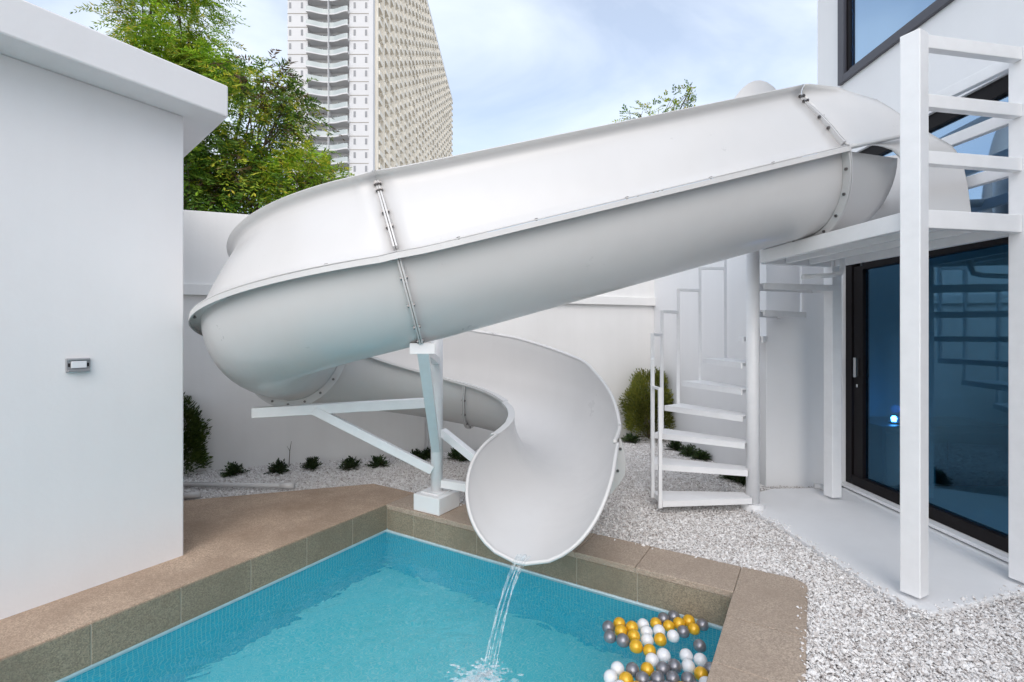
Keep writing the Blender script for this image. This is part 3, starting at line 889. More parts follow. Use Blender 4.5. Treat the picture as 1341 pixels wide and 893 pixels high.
# bolted joints
BS = 1.15
bolt_me = MB().tube([(0, 0, -.022), (0, 0, .022)], .0065, 8).tube([(0, 0, .014), (0, 0, .022)], .012, 6).tube([(0, 0, -.020), (0, 0, -.012)], .0115, 6).mesh("bolt")
bolt_me.materials.append(M['bolt'])
def put_bolt(p, d, parent=slide):
    o = bpy.data.objects.new("bolt", bolt_me); col.objects.link(o)
    o.parent = parent; o.matrix_parent_inverse = Matrix.Translation(-parent_loc(parent))
    o.location = p; o.rotation_euler = Vector(d).to_track_quat('Z', 'Y').to_euler()
def ring(i, ang_list, with_shield=True, fl=.045, taper=False):
    fl0_ = fl
    for dt in (-.0075, .0075):
        mb = MB(); vs = []; fs = []
        for k in range(33):
            t = math.pi + math.pi * k / 32; fl = fl0_ * (min(1, math.sin(math.pi * k / 32) * 1.9 + .1) if taper else 1)
            vs.append(tuple(frame_pt(i, (W_ + .007) * math.cos(t), D_ + (D_ + .007) * math.sin(t), dt)))
            vs.append(tuple(frame_pt(i, (W_ + fl) * math.cos(t), D_ + (D_ + fl) * math.sin(t), dt)))
        for k in range(32): fs.append((2 * k, 2 * k + 1, 2 * k + 3, 2 * k + 2))
        mb.add(vs, fs)
        if with_shield:
            pr = shield_profile(shield_scale(ST[i])); vs = []; fs = []
            for (o, h) in pr[2:]:
                vs.append(tuple(frame_pt(i, o, h, dt))); q_ = max(.12, 1 - .95 * ((h - D_) / .5) ** 2); vs.append(tuple(frame_pt(i, o + .035 * q_, h + .018 * q_, dt)))
            for k in range(len(pr) - 3): fs.append((2 * k, 2 * k + 1, 2 * k + 3, 2 * k + 2))
            mb.add(vs, fs)
        flange = solid(mb.build("joint_flange", M['slide'], slide), .010)
    gk = MB(); vs = []; fs = []
    for k in range(33):
        t = math.pi + math.pi * k / 32; fl = fl0_ * (min(1, math.sin(math.pi * k / 32) * 1.9 + .1) if taper else 1)
        vs.append(tuple(frame_pt(i, (W_ + .009) * math.cos(t), D_ + (D_ + .009) * math.sin(t))))
        vs.append(tuple(frame_pt(i, (W_ + fl - .004) * math.cos(t), D_ + (D_ + fl - .004) * math.sin(t))))
    for k in range(32): fs.append((2 * k, 2 * k + 1, 2 * k + 3, 2 * k + 2))
    solid(gk.add(vs, fs).build("gasket", M['seam'], flange), .004)
    for a in ang_list:
        fl = fl0_ * (min(1, -math.sin(R(a)) * 1.6 + .12) if taper else 1); t = R(a)
        put_bolt(frame_pt(i, (W_ + fl * .55) * math.cos(t), D_ + (D_ + fl * .55) * math.sin(t)), T[i], flange)
    if with_shield:
        pr = shield_profile(shield_scale(ST[i]))
        for k in (4, 5, 7, 8):
            o, h = pr[k]; put_bolt(frame_pt(i, o + .014, h + .007), T[i], flange)
ring(idx(-100), [-14, -32, -50, -68, -86, -104, -122, -140], True, .065)
ring(idx(0), [-14, -32, -50, -68, -86, -104, -122, -140, -158], True)
ring(idx(106), [-18, -36, -54, -72, -90, -108, -126, -144, -162], False, .075)
ring(idx(205), [-20, -40, -60, -80, -100, -120, -140, -160], False)
ring(idx(TE + 6), [-10, -28, -46, -64, -82, -100, -120, -140, -160], False, .12, True)
for st in (-82, -64, -46, -28, -10, 14, 38, 62, 84, 104, 124):   # bolts through the rim
    i = idx(st); put_bolt(frame_pt(i, W_ + .045, D_ + .002), UPV[i])
# entry panels over the platform
L0 = Vector(frame_pt(0, W_ + .04, D_)); EU = Vector((.993, -.115)).normalized(); EN = Vector((EU.y, -EU.x)) * 1.0
if EN.y > 0: EN = -EN                                  # EN points to the near side
def epx(x, y, d):
    r = (x - CX) / F
    s_ = (r * (L0.y - EN.y * d) - (L0.x - EN.x * d)) / (EU.x - r * EU.y)
    Y = L0.y + EU.y * s_ - EN.y * d
    return s_, CH + (HY - y) / F * Y
rim_ = [epx(*q) for q in ((1062, 111, .26), (1085, 110, .26), (1110, 113, .255), (1150, 130, .22), (1175, 150, .17), (1212, 180, .11), (1242, 202, .06), (1256, 220, .03), (1264, 242, .01), (1270, 275, 0))]
rim_.append((rim_[-1][0] + .006, PZ + .01))
low_ = [epx(*q) for q in ((1108, 190, 0), (1145, 190, 0), (1165, 196, 0), (1175, 204, 0), (1188, 222, 0), (1198, 250, 0))]
low_.append((low_[-1][0] + .01, PZ + .005)); low_.append((rim_[-1][0] + .1, PZ + .005))
ss = np.unique(np.concatenate([np.linspace(0, rim_[-1][0], 26), [q[0] for q in rim_ if q[0] > 0], np.linspace(rim_[-3][0], rim_[-1][0], 6)]))
vs = []; fs = []; mrows = 14; col0 = []
for s_ in ss:
    zt = float(np.interp(s_, [q[0] for q in rim_], [q[1] for q in rim_])); zb = float(np.interp(s_, [q[0] for q in low_], [q[1] for q in low_]))
    zt = max(zt, zb + .002)
    for b_ in range(mrows + 1):
        z_ = zb + (zt - zb) * b_ / mrows
        d_ = float(np.interp(z_ - L0.z, [0, .05, .2, .35, .46, .52, .6], [0.0, .04, .115, .19, .245, .26, .245]))
        q_ = np.array((L0.x + EU.x * s_ - EN.x * d_, L0.y + EU.y * s_ - EN.y * d_, z_))
        if s_ == 0:
            prf = shield_profile(1.0); k_ = b_ / mrows * (len(prf) - 1); k0_ = min(int(k_), len(prf) - 2)
            oh = [prf[k0_][j_] + (prf[k0_ + 1][j_] - prf[k0_][j_]) * (k_ - k0_) for j_ in (0, 1)]
            col0.append(frame_pt(0, oh[0] + .004, oh[1], -.018) - q_)
        q_ = q_ + col0[b_] * max(0.0, 1 - s_ / .42) ** 1.5
        vs.append(tuple(q_))
for a_ in range(len(ss) - 1):
    for b_ in range(mrows): fs.append((a_ * (mrows + 1) + b_, a_ * (mrows + 1) + b_ + 1, (a_ + 1) * (mrows + 1) + b_ + 1, (a_ + 1) * (mrows + 1) + b_))
solid(MB().add(vs, fs).build("entry_panel", M['slide'], slide, smooth=True), .012)
le = epx(1183, 178, 0)
MB().bar((L0.x, L0.y - .01, L0.z), (L0.x + EU.x * le[0], L0.y + EU.y * le[0] - .012, le[1]), .05, .022).build("entry_rim", M['slide'], slide, bevel=.006)
# far side entry shield (arched top shows above the run)
mb = MB(); vs = []; fs = []
back = -np.array([T[0][0], T[0][1], 0]); back /= np.linalg.norm(back)
for a in range(25):
    th = math.pi * a / 24
    for r_ in (0.0, .5, 1.0):
        c = P[0] + back * (-.02 - .50 * math.cos(th)) - LAT[0] * (.50)
        vs.append((c[0], c[1], PZ + .01 + r_ * (1.52 * math.sin(th) ** .8 if a not in (0, 24) else 0.001)))
for a in range(24):
    for b in range(2): fs.append((a * 3 + b, a * 3 + b + 1, (a + 1) * 3 + b + 1, (a + 1) * 3 + b))
solid(mb.add(vs, fs).build("entry_guard", M['slide'], slide, smooth=True), .012)
fp = []; ne = 18
far0 = Vector((P[0][0], P[0][1])) - Vector((LAT[0][0], LAT[0][1])) * .47
near1 = Vector((L0.x, L0.y)) + EU * .80 - EN * .10
c_in = far0 + EU * .38
corner = far0 + EU * .84
for a_ in range(ne + 1):
    f_ = a_ / ne
    c_ = c_in * (1 - f_) ** 2 + corner * 2 * f_ * (1 - f_) + near1 * f_ ** 2
    fp.append((c_.x, c_.y, PZ + .004)); fp.append((c_.x, c_.y, PZ + .30 + .40 * math.sin(math.pi * (.15 + .7 * f_))))
solid(MB().add(fp, [(2 * k, 2 * k + 2, 2 * k + 3, 2 * k + 1) for k in range(ne)]).build("entry_back_panel", M['slide'], slide, smooth=True), .012)
# short starter trough on the platform and the water feed pipe
mb = MB(); vs = []; fs = []
for a in range(9):
    f = a / 8
    for k in range(25):
        t = math.pi + math.pi * k / 24
        c = P[0] + back * (.34 * f) + np.array([0, 0, .03 * f])
        q = c + LAT[0] * W_ * math.cos(t) + np.array([UPV[0][0] * (1 - f), UPV[0][1] * (1 - f), UPV[0][2]]) * (D_ + D_ * math.sin(t)) * (1 - .10 * f * (1 if k in range(4, 21) else 1))
        vs.append(tuple(q))
for a in range(8):
    for k in range(24): fs.append((a * 25 + k, a * 25 + k + 1, (a + 1) * 25 + k + 1, (a + 1) * 25 + k))
solid(mb.add(vs, fs).build("starter_trough", M['slide'], slide, smooth=True))
c = P[0] + back * .30
MB().tube([tuple(c + LAT[0] * .05 + np.array([0, 0, .30]) + back * k) for k in (0, .1, .2, .3, .62)], [.034, .034, .046, .034, .034], 14).build("feed_pipe", M['slide'], slide, smooth=True)

# ------------------------------------------------------------------ slide support frame
sf = empty("slide_support", (-.69, 4.5, 0), "white steel column with arms and braces carrying the slide", "support frame")
CXP = Vector((-.69, 4.5))
MB().tube([(*CXP, .14), (*CXP, 1.95)], .055, 20).build("column", M['metal'], sf, smooth=True)
MB().box((CXP.x, CXP.y, .075), (.30, .30, .15), math.atan2(U2.y, U2.x)).build("footing", M['slab'], sf, bevel=.008)
MB().box((CXP.x, CXP.y, .158), (.2, .2, .014), math.atan2(U2.y, U2.x)).build("base_plate", M['metal'], sf, bevel=.002)
jb = frame_pt(idx(0), .16, -.05)
MB().bar(tuple(jb + np.array([0, 0, .0])), (CXP.x + .0, CXP.y - .06, .55), .075, .045).build("strut", M['metal'], sf, bevel=.003)
MB().bar(tuple(frame_pt(idx(0), .05, -.045)), (CXP.x, CXP.y - .03, 1.35), .06, .06).build("strut", M['metal'], sf, bevel=.003)
MB().box(tuple(frame_pt(idx(0), .14, -.035)), (.16, .07, .07), ra).build("saddle", M['metal'], sf, bevel=.004)
MB().bar((CXP.x - .05, CXP.y, .97), (-2.22, 4.2, .925), .085, .085).build("arm", M['metal'], sf, bevel=.004)
MB().bar((CXP.x - .04, CXP.y - .03, .36), (-1.73, 4.285, .935), .07, .075).build("brace", M['metal'], sf, bevel=.004)
MB().bar((CXP.x + .05, CXP.y, .70), (-.16, 4.22, .40), .07, .07).build("brace", M['metal'], sf, bevel=.004)
MB().bar((CXP.x + .05, CXP.y, .23), (.22, 4.15, .20), .07, .07).build("arm", M['metal'], sf, bevel=.004)
pp = fw(2.35, .06)
tag(MB().tube([(pp.x, pp.y, -.03), (pp.x, pp.y, 1.7)], .03, 12).build("wall_pipe", M['metal'], None, smooth=True), "thin white vertical pipe on the boundary wall behind the column", "pipe")

# ------------------------------------------------------------------ gravel
def in_poly(pts, poly):
    x, y = pts[:, 0], pts[:, 1]; ins = np.zeros(len(pts), bool); n = len(poly)
    for i in range(n):
        x0, y0 = poly[i]; x1, y1 = poly[(i + 1) % n]
        c = ((y0 > y) != (y1 > y)) & (x < (x1 - x0) * (y - y0) / (y1 - y0 + 1e-12) + x0); ins ^= c
    return ins
def stones(centers, size, jitter=.5):
    n = len(centers)
    base = np.array([[1, 0, 0], [-1, 0, 0], [0, 1, 0], [0, -1, 0], [0, 0, 1], [0, 0, -1]], float)
    # octahedron with jittered corners, plus random yaw
    tri = np.array([[0, 2, 4], [2, 1, 4], [1, 3, 4], [3, 0, 4], [2, 0, 5], [1, 2, 5], [3, 1, 5], [0, 3, 5]])
    v = np.repeat(base[None], n, 0) + rng.uniform(-.34, .34, (n, 6, 3))
    s = size * rng.lognormal(0, .33, (n, 1, 1)) * np.stack([np.ones(n), rng.uniform(.6, 1, n), rng.uniform(.5, .85, n)], 1)[:, None, :]
    v *= s
    a = rng.uniform(0, 6.283, n); ca, sa = np.cos(a)[:, None], np.sin(a)[:, None]
    x = v[:, :, 0] * ca - v[:, :, 1] * sa; y = v[:, :, 0] * sa + v[:, :, 1] * ca
    tl = rng.uniform(-.6, .6, (n, 1)); z = v[:, :, 2] + x * tl
    v = np.stack([x, y, z], 2) + centers[:, None, :]
    f = (tri[None] + (np.arange(n) * 6)[:, None, None]).ravel()
    return v.reshape(-1, 3), f
far_out = [tuple(pool(PW + CW, CW)), ]
right_poly = [tuple(dk_corner), tuple(pool(0, CW)), tuple(pool(PW + CW - .03, CW)), tuple(pool(PW + CW, CW - .05)), tuple(pool(PW + CW, -3.6)), (0.9, -.6), (3.44, -.6), (3.44, 5.2), (2.68, 5.2), (2.34, 7.75), tuple(fw(0, 0)), tuple(fw(-1.2, 0)), tuple(dk_corner + ldir * 2.6)]
N = 260000
xs = rng.uniform(-4.8, 3.6, N * 3); ys = np.interp(rng.uniform(0, 1, N * 3), [0, .08, .48, 1], [.6, 1.6, 3.6, 8.0])
pts = np.stack([xs, ys], 1)
keep = in_poly(pts, right_poly) & ~in_poly(pts, [tuple(p) for p in slabpoly])
keep &= (np.abs(xs / ys) < 1.5)
pts = pts[keep][:N]
cz = -.022 + rng.uniform(0, .017, len(pts)) + .008 * np.sin(pts[:, 0] * 2.1 + 1) * np.cos(pts[:, 1] * 1.7)
sizes = .0105 + .0025 * (pts[:, 1] > 4.5)
def strays(poly, n, z_, sd_=.03):
    out = []
    for _ in range(n):
        i = random.randrange(len(poly) - 1); a_, b_ = Vector(poly[i]), Vector(poly[i + 1]); t_ = random.random()
        if (b_ - a_).length < .05: continue
        p_ = a_.lerp(b_, t_) + Vector((random.gauss(0, sd_), random.gauss(0, sd_)))
        out.append((p_.x, p_.y, z_))
    return np.array(out)
s1_ = strays([slabpoly[i] for i in (5, 6, 7, 8, 9, 10, 0)], 420, .020)
s2_ = strays([tuple(pool(.6, CW)), tuple(pool(PW + CW - .1, CW))], 120, .005, .02)
s3_ = strays([tuple(pool(PW + CW, CW - .1)), tuple(pool(PW + CW, -1.6))], 90, .005, .02)
extra = np.concatenate([s1_, s2_, s3_]); pts = np.concatenate([pts, extra[:, :2]]); cz = np.concatenate([cz, extra[:, 2]])
v, f = stones(np.column_stack([pts, cz]), .0078)
go = bpy.data.objects.new("gravel", raw_mesh("gravel", v, f, 3, M['gravel'])); col.objects.link(go)
go["kind"] = "stuff"; tag(go, "white crushed stone gravel around the pool deck", "gravel")
# pale bed under the loose stones
M['bed'] = granite("gravel_bed", (0.68, 0.655, 0.64), (0.56, 0.52, 0.50), .9)
bed = MB().add([(*p, -.026) for p in right_poly], [tuple(range(len(right_poly)))]).build("gravel_bed", M['bed'])
struct(bed)

# ------------------------------------------------------------------ plants
def leaf_quads(pos, dirs, norms, length, width):
    """diamond leaves: base, two sides, tip"""
    n = len(pos)
    side = np.cross(dirs, norms); side /= np.linalg.norm(side, axis=1)[:, None] + 1e-9
    L = length[:, None]; Wd = width[:, None]
    nn = np.cross(side, dirs)
    v = np.stack([pos, pos + dirs * L * .45 + side * Wd * .5 + nn * L * .04, pos + dirs * L - nn * L * .10, pos + dirs * L * .45 - side * Wd * .5 + nn * L * .04], 1)
    f = (np.array([0, 1, 2, 3])[None] + (np.arange(n) * 4)[:, None]).ravel()
    return v.reshape(-1, 3), f
def unit(a): return a / (np.linalg.norm(a, axis=1)[:, None] + 1e-9)
def fronds(origins, dirs, flen, nleaf, llen, lwid, droop=.5):
    """feathery compound leaves: stem with paired leaflets"""
    P_, D_l, N_ = [], [], []
    n = len(origins)
    side = unit(np.cross(dirs, np.array([0, 0, 1.0]) + rng.normal(0, .25, (n, 3))))
    for k in range(nleaf):
        f = (k + 1) / nleaf
        stem = origins + dirs * (flen * f)[:, None] + np.array([0, 0, -1.0]) * (flen * droop * f * f)[:, None]
        tang = unit(dirs + np.array([0, 0, -1.0]) * (2 * droop * f))
        for s in (-1, 1):
            P_.append(stem); D_l.append(unit(tang * .75 + side * s * (1.0 if k < nleaf - 1 else .25) + rng.normal(0, .16, (n, 3)))); N_.append(unit(np.cross(tang, side) + rng.normal(0, .35, (n, 3))))
    P_ = np.concatenate(P_); D_l = np.concatenate(D_l); N_ = np.concatenate(N_)
    m = len(P_); ln = llen * rng.uniform(.7, 1.2, m)
    return leaf_quads(P_, D_l, N_, ln, ln * lwid)
def rand_dirs(n, up=0.2):
    d = rng.normal(0, 1, (n, 3)); d[:, 2] += up; return unit(d)
CPL = 11
def crown(lobes, n, flen=.35, nleaf=7, llen=.09, lwid=.32, droop=.4, up=.1):
    """frond origins inside a set of ellipsoid lobes (centre, radii, weight)"""
    O = []; Dd = []
    tot = sum(l[2] for l in lobes)
    for c, r, wgt in lobes:
        k = int(n * wgt / tot); d = rand_dirs(k, 0.0)
        rad = rng.uniform(.35, 1, k) ** .55
        cc_ = rand_dirs(CPL, .1) * (rng.uniform(.25, .95, CPL) ** .6)[:, None] * np.array(r)
        pick = rng.integers(0, CPL, k); off = rng.normal(0, 1, (k, 3)) * np.array(r) * .19
        loose = rng.uniform(0, 1, k) < .12
        pos = np.where(loose[:, None], d * rad[:, None] * np.array(r), cc_[pick] + off)
        d = np.where(loose[:, None], d, unit(off + cc_[pick] * .35))
        O.append(np.array(c) + pos); Dd.append(unit(d + rng.normal(0, .5, (k, 3)) + np.array([0, 0, up])))
    O = np.concatenate(O); Dd = np.concatenate(Dd)
    return fronds(O, Dd, flen * rng.uniform(.6, 1.25, len(O)), nleaf, llen, lwid, droop)
def limb(p0, p1, r0, r1, bend=.1, n=7):
    p0, p1 = Vector(p0), Vector(p1); off = Vector((random.uniform(-1, 1), random.uniform(-1, 1), 0)) * bend * (p1 - p0).length
    pts = [p0.lerp(p1, k / n) + off * math.sin(math.pi * k / n) for k in range(n + 1)]
    return pts, [r0 + (r1 - r0) * k / n for k in range(n + 1)]
def tree(name, base, lobes, n, label, leafmats, group=None, trunk_r=.09, **kw):
    t = empty(name, base, label, "tree", group)
    tk = MB(); top = Vector(lobes[0][0])
    fork = Vector(base).lerp(top, .55)
    tk.tube(*limb(base, fork, trunk_r, trunk_r * .65, .06), n=10)
    for c, r, _ in lobes:
        pts_, rs_ = limb(fork, Vector(c) + Vector((0, 0, r[2] * .4)), trunk_r * .55, .012, .12)
        tk.tube(pts_, rs_, n=7)
        for k in range(5):
            q = pts_[3 + k % 4]; e_ = Vector(c) + Vector((random.uniform(-1, 1) * r[0], random.uniform(-1, 1) * r[1], random.uniform(-.6, .9) * r[2])) * .85
            tk.tube(*limb(q, e_, .018, .005, .15), n=5)
    tk.build("trunk", M['bark'], t, smooth=True)
    for mname, share in leafmats:
        v, f = crown(lobes, int(n * share), **kw)
        o = linkmesh("crown", raw_mesh("crown", v, f, 4, M[mname]), None, t)
    return t
def lob(x, y, Y, rx, rz, wgt=1.0, ry=None):
    c = pd(x, y, Y); return (c, (rx, ry or rx, rz), wgt)
tree("feathery_tree", (-6.0, 10.0, -.03), [lob(228, 30, 10, .92, .95, 1.5), lob(225, -60, 10, .85, 1.0, 1.0), lob(205, 70, 10, .5, .4, .5), lob(272, 95, 9.8, .55, .35, .6), lob(245, 100, 10, .7, .4, .7), lob(315, 100, 9.8, .28, .2, .18)],
     2500, "tall light green feathery tree above the outbuilding roof", [('leaf_light', .75), ('leaf_yellow', .25)], flen=.42, nleaf=8, llen=.10, lwid=.24, droop=.35)
tree("bushy_tree", (-4.75, 9.2, -.03), [lob(330, 160, 9.2, .8, .75, 1.0), lob(290, 215, 9.0, .8, .6, 1.2), lob(345, 110, 9.2, .55, .35, .35), lob(375, 145, 9.2, .42, .4, .35), lob(265, 250, 8.8, .6, .5, .8), lob(345, 245, 9.0, .75, .45, 1.0)],
     1800, "bushy tree with brownish clumps and a thin pale trunk over the wall", [('leaf_dark', .5), ('leaf_yellow', .36), ('leaf_brown', .14)], flen=.40, nleaf=7, llen=.10, lwid=.30, droop=.5, trunk_r=.05)
tree("low_leafy_tree", (-3.55, 8.8, -.03), [lob(400, 225, 8.8, .42, .30, 1), lob(425, 232, 8.8, .28, .2, .5), lob(380, 255, 8.8, .5, .3, .9), lob(410, 205, 8.8, .25, .12, .25)],
     420, "low yellow-green leafy tree poking over the wall before the tower", [('leaf_yellow', .6), ('leaf_light', .4)], flen=.34, nleaf=7, llen=.09, lwid=.30, droop=.4, trunk_r=.035)
tree("dark_hedge_tree", (-5.9, 8.3, -.03), [lob(235, 235, 8.3, .7, .6, 1), lob(200, 200, 8.3, .8, .7, 1)],
     650, "dark green tree crowding the gap beside the outbuilding wall", [('leaf_dark', .9), ('leaf_light', .1)], flen=.35, nleaf=6, llen=.11, lwid=.34, droop=.5, trunk_r=.05)
tree("distant_tree", (3.6, 12.6, -.03), [lob(862, 165, 12.6, .75, .55, 1), lob(885, 135, 12.6, .35, .3, .35), lob(838, 152, 12.6, .45, .12, .25), lob(905, 118, 12.6, .12, .22, .1)],
     200, "sparse small-leaved tree tops showing above the slide", [('leaf_dark', .5), ('leaf_yellow', .5)], flen=.22, nleaf=5, llen=.075, lwid=.5, droop=.1, trunk_r=.06)

def conifer(name, base, h, rx, label, leafm, n=5200):
    t = empty(name, base, label, "shrub")
    tk = MB()
    for k in range(6):
        a = k * 1.05; tk.tube(*limb(base, Vector(base) + Vector((math.cos(a) * rx * .5, math.sin(a) * rx * .5, h * .7)), .012, .004, .05), n=6)
    tk.build("stem", M['bark'], t)
    # upright sprays on an egg-shaped body made of vertical clumps
    nc = 150; cl = []
    for k in range(nc):
        zf = rng.uniform(.08, .95); rr = rx * (math.sin(math.pi * min(1, zf * .62 + .28)) ** .8) * rng.uniform(.65, 1.03); a = rng.uniform(0, 6.283)
        cl.append((base[0] + rr * math.cos(a), base[1] + rr * math.sin(a), base[2] + zf * h * .96, rng.uniform(.55, 1.1)))
    cl = np.array(cl); ci = rng.integers(0, nc, n); d = rand_dirs(n, .5)
    pos = cl[ci, :3] + d * (rng.uniform(.2, 1, n)[:, None] * np.array([.075, .075, .11])) * cl[ci, 3:4] * (rx / .25)
    out = unit((pos - np.array([base[0], base[1], base[2] + h * .3])) * np.array([1, 1, .4]) + np.array([0, 0, .16]) + rng.normal(0, .06, (n, 3)))
    ln = rng.uniform(.03, .06, n)
    v, f = leaf_quads(pos, out, rand_dirs(n), ln, ln * .30)
    linkmesh("foliage", raw_mesh("foliage", v, f, 4, M[leafm]), None, t)
b1 = px(848, 573)
conifer("round_conifer", (b1[0], b1[1] - .05, 0.0), 1.03, .36, "olive egg-shaped conifer shrub in the corner by the stair", 'leaf_shrub', 17000)
b2 = px(255, 612)
conifer("round_conifer", (b2[0] - .08, b2[1] - .25, 0.0), .88, .30, "dark green conifer shrub beside the outbuilding corner", 'leaf_shrub_green', 15000)

def clump(p, r, label, group=None, seed=0):
    t = empty("ground_shrub", p, label, "plant", group)
    n = 64; a = rng.uniform(0, 6.283, n); el = rng.uniform(.1, 1.45, n)
    d = np.stack([np.cos(a) * np.cos(el), np.sin(a) * np.cos(el), np.sin(el)], 1)
    org = np.array(p) + d * .02
    v, f = fronds(org, d, r * rng.uniform(.55, 1.0, n), 7, .036, .42, .12)
    linkmesh("foliage", raw_mesh("foliage", v, f, 4, M['leaf_ground']), None, t)
    st = MB()
    for k in range(0, n, 3):
        st.tube([Vector(p), Vector(p) + Vector(d[k]) * r * .8], [.004, .002], n=5)
    st.build("stems", M['bark'], t)
row = [(306, 620), (364, 617), (407, 613), (458, 613), (494, 610), (545, 602), (560, 600), (597, 600), (612, 602)]
ORD = ['nearest the outbuilding', 'second from the outbuilding', 'third from the outbuilding', 'fourth from the outbuilding', 'fifth from the outbuilding', 'just before the thin wall pipe', 'right beside the thin wall pipe', 'just past the slide column', 'under the slide\'s brace']
for (x_, y_), od in zip(row, ORD):
    p_ = px(x_, y_); clump((p_[0], p_[1], -.01), .125, "small dark tufted plant by the boundary wall, " + od, "plants in a row along the boundary wall")
for (x_, y_), lb in zip([(826, 578), (884, 588), (903, 596), (918, 601), (958, 627), (972, 632)],
                        ["low dark plant beside the corner conifer"] + ["low green plant behind the spiral stair, %s from the conifer" % w_ for w_ in ("first", "second", "third", "fourth", "fifth")]):
    p_ = px(x_, y_)
    clump((p_[0], p_[1], -.01), .13, lb, "plants at the foot of the corner walls")
# dead twigs: skinny seedlings against the wall
for x_, y_, h_ in ((312, 612, .2), (372, 611, .3)):
    p_ = px(x_, y_); t = MB(); q = Vector(p_) + Vector((0, .12, -.02))
    t.tube([q, q + Vector((.01, 0, h_ * .6)), q + Vector((.03, 0, h_))], [.005, .004, .002], 5)
    t.tube([q + Vector((.01, 0, h_ * .6)), q + Vector((-.03, .01, h_ * .8))], [.003, .001], 5)
    o = t.build("dry_twig", M['bark']); tag(o, ("shorter" if h_ < .3 else "taller") + " thin dry twig standing against the boundary wall", "twig", "dry twigs by the wall")

# pipes lying on the gravel
a_, b_ = px(232, 634, .03), px(382, 636, .03)
gp = empty("ground_pipe", a_, "white plastic pipe lying on gravel beside the deck", "pipe")
MB().tube([a_, b_], .024, 12).build("tube", M['slide'], gp, smooth=True)
MB().tube([Vector(b_) - Vector((.12, 0.003, 0)), Vector(b_) + Vector((.02, 0, 0))], .031, 12).build("socket", M['slide'], gp, smooth=True)
a_ = px(236, 650, .03)
tag(MB().tube([a_, (a_[0] + .16, a_[1] + .05, .03)], [.03, .03], 12).build("pipe_end", M['slide'], smooth=True), "short white pipe end by the outbuilding corner", "pipe")
a_ = px(1066, 640, .03)
tag(MB().tube([(a_[0], a_[1], .06), (a_[0] + .05, a_[1] - .02, .06), (a_[0] + .09, a_[1] - .06, .03), (a_[0] + .09, a_[1] - .07, -.02)], .03, 12).build("pipe_stub", M['slide'], smooth=True), "white pipe elbow beside the platform's rear post", "pipe")

# ------------------------------------------------------------------ balls
BR = .0385
zoom = {'silver': [(290, 318), (300, 385), (388, 413), (678, 262), (738, 238), (925, 302), (795, 352), (907, 443), (455, 612), (740, 585), (660, 605), (1015, 615), (520, 670), (625, 670), (725, 670), (832, 675), (590, 735), (690, 735), (880, 740)],
        'gold': [(365, 295), (375, 342), (450, 325), (462, 378), (477, 450), (568, 475), (612, 290), (703, 308), (762, 282), (828, 268), (868, 328), (638, 405), (553, 602), (410, 675), (933, 635), (480, 740), (780, 740)],
        'pearl': [(525, 300), (548, 355), (555, 400), (632, 345), (727, 383), (585, 540), (663, 515), (352, 605), (305, 660), (838, 520), (838, 590), (930, 565), (945, 690), (370, 735)]}
bl = []
for c_, L in zoom.items():
    for zx, zy in L:
        p_ = px(740 + zx / 5.158, 760 + zy / 5.158, WZ + .014); bl.append([p_[0], p_[1], c_])
xy = np.array([[b[0], b[1]] for b in bl])
for _ in range(200):
    for i in range(len(xy)):
        d = xy - xy[i]; r_ = np.hypot(d[:, 0], d[:, 1]); r_[i] = 9
        for j in np.where(r_ < 2 * BR)[0]:
            push = (2 * BR - r_[j]) / 2 * d[j] / (r_[j] + 1e-6); xy[j] += push * .5; xy[i] -= push * .5
    for i in range(len(xy)):                           # keep inside the pool
        q = Vector(xy[i]) - Q; u_, n_ = q.dot(U2), q.dot(A2)
        u2_, n2_ = min(u_, PW - BR - .02), min(n_, -BR - .02)
        xy[i] = Q + U2 * u2_ + A2 * n2_
def sphere_mesh(name, r, seg=28, rings=16):
    vs = [(0, 0, r)]; fs = []
    for i in range(1, rings):
        th = math.pi * i / rings
        for k in range(seg): a = 2 * math.pi * k / seg; vs.append((r * math.sin(th) * math.cos(a), r * math.sin(th) * math.sin(a), r * math.cos(th)))
    vs.append((0, 0, -r)); n = len(vs) - 1
    for k in range(seg): fs.append((0, 1 + k, 1 + (k + 1) % seg))
    for i in range(rings - 2):
        for k in range(seg): a = 1 + i * seg; fs.append((a + k, a + seg + k, a + seg + (k + 1) % seg, a + (k + 1) % seg))
    a = 1 + (rings - 2) * seg
    for k in range(seg): fs.append((a + k, n, a + (k + 1) % seg))
    m = MB().add(vs, fs).mesh(name, True)
    # moulded seam line
    sm = MB(); ring_ = [(math.cos(2 * math.pi * k / 40) * (r + .0001), math.sin(2 * math.pi * k / 40) * (r + .0001), 0) for k in range(41)]
    return m
bm_ = {}
for c_, nm in (('silver', 'silver'), ('gold', 'gold'), ('pearl', 'white')):
    bm_[c_] = sphere_mesh("play_ball", BR); bm_[c_].materials.append(M[c_])
nmm = {'silver': 'dark silver', 'gold': 'shiny gold', 'pearl': 'glossy white'}
for i, b in enumerate(bl):
    o = linkmesh("play_ball", bm_[b[2]], None, None, (xy[i][0], xy[i][1], WZ + BR * rng.uniform(.30, .5)), rng.uniform(0, 6))
    s_ = rng.uniform(.95, 1.03); o.scale = (s_, s_, s_)
    tag(o, nmm[b[2]] + " plastic ball floating in the pool's ball cluster", "ball", nmm[b[2]] + " balls floating in the pool")

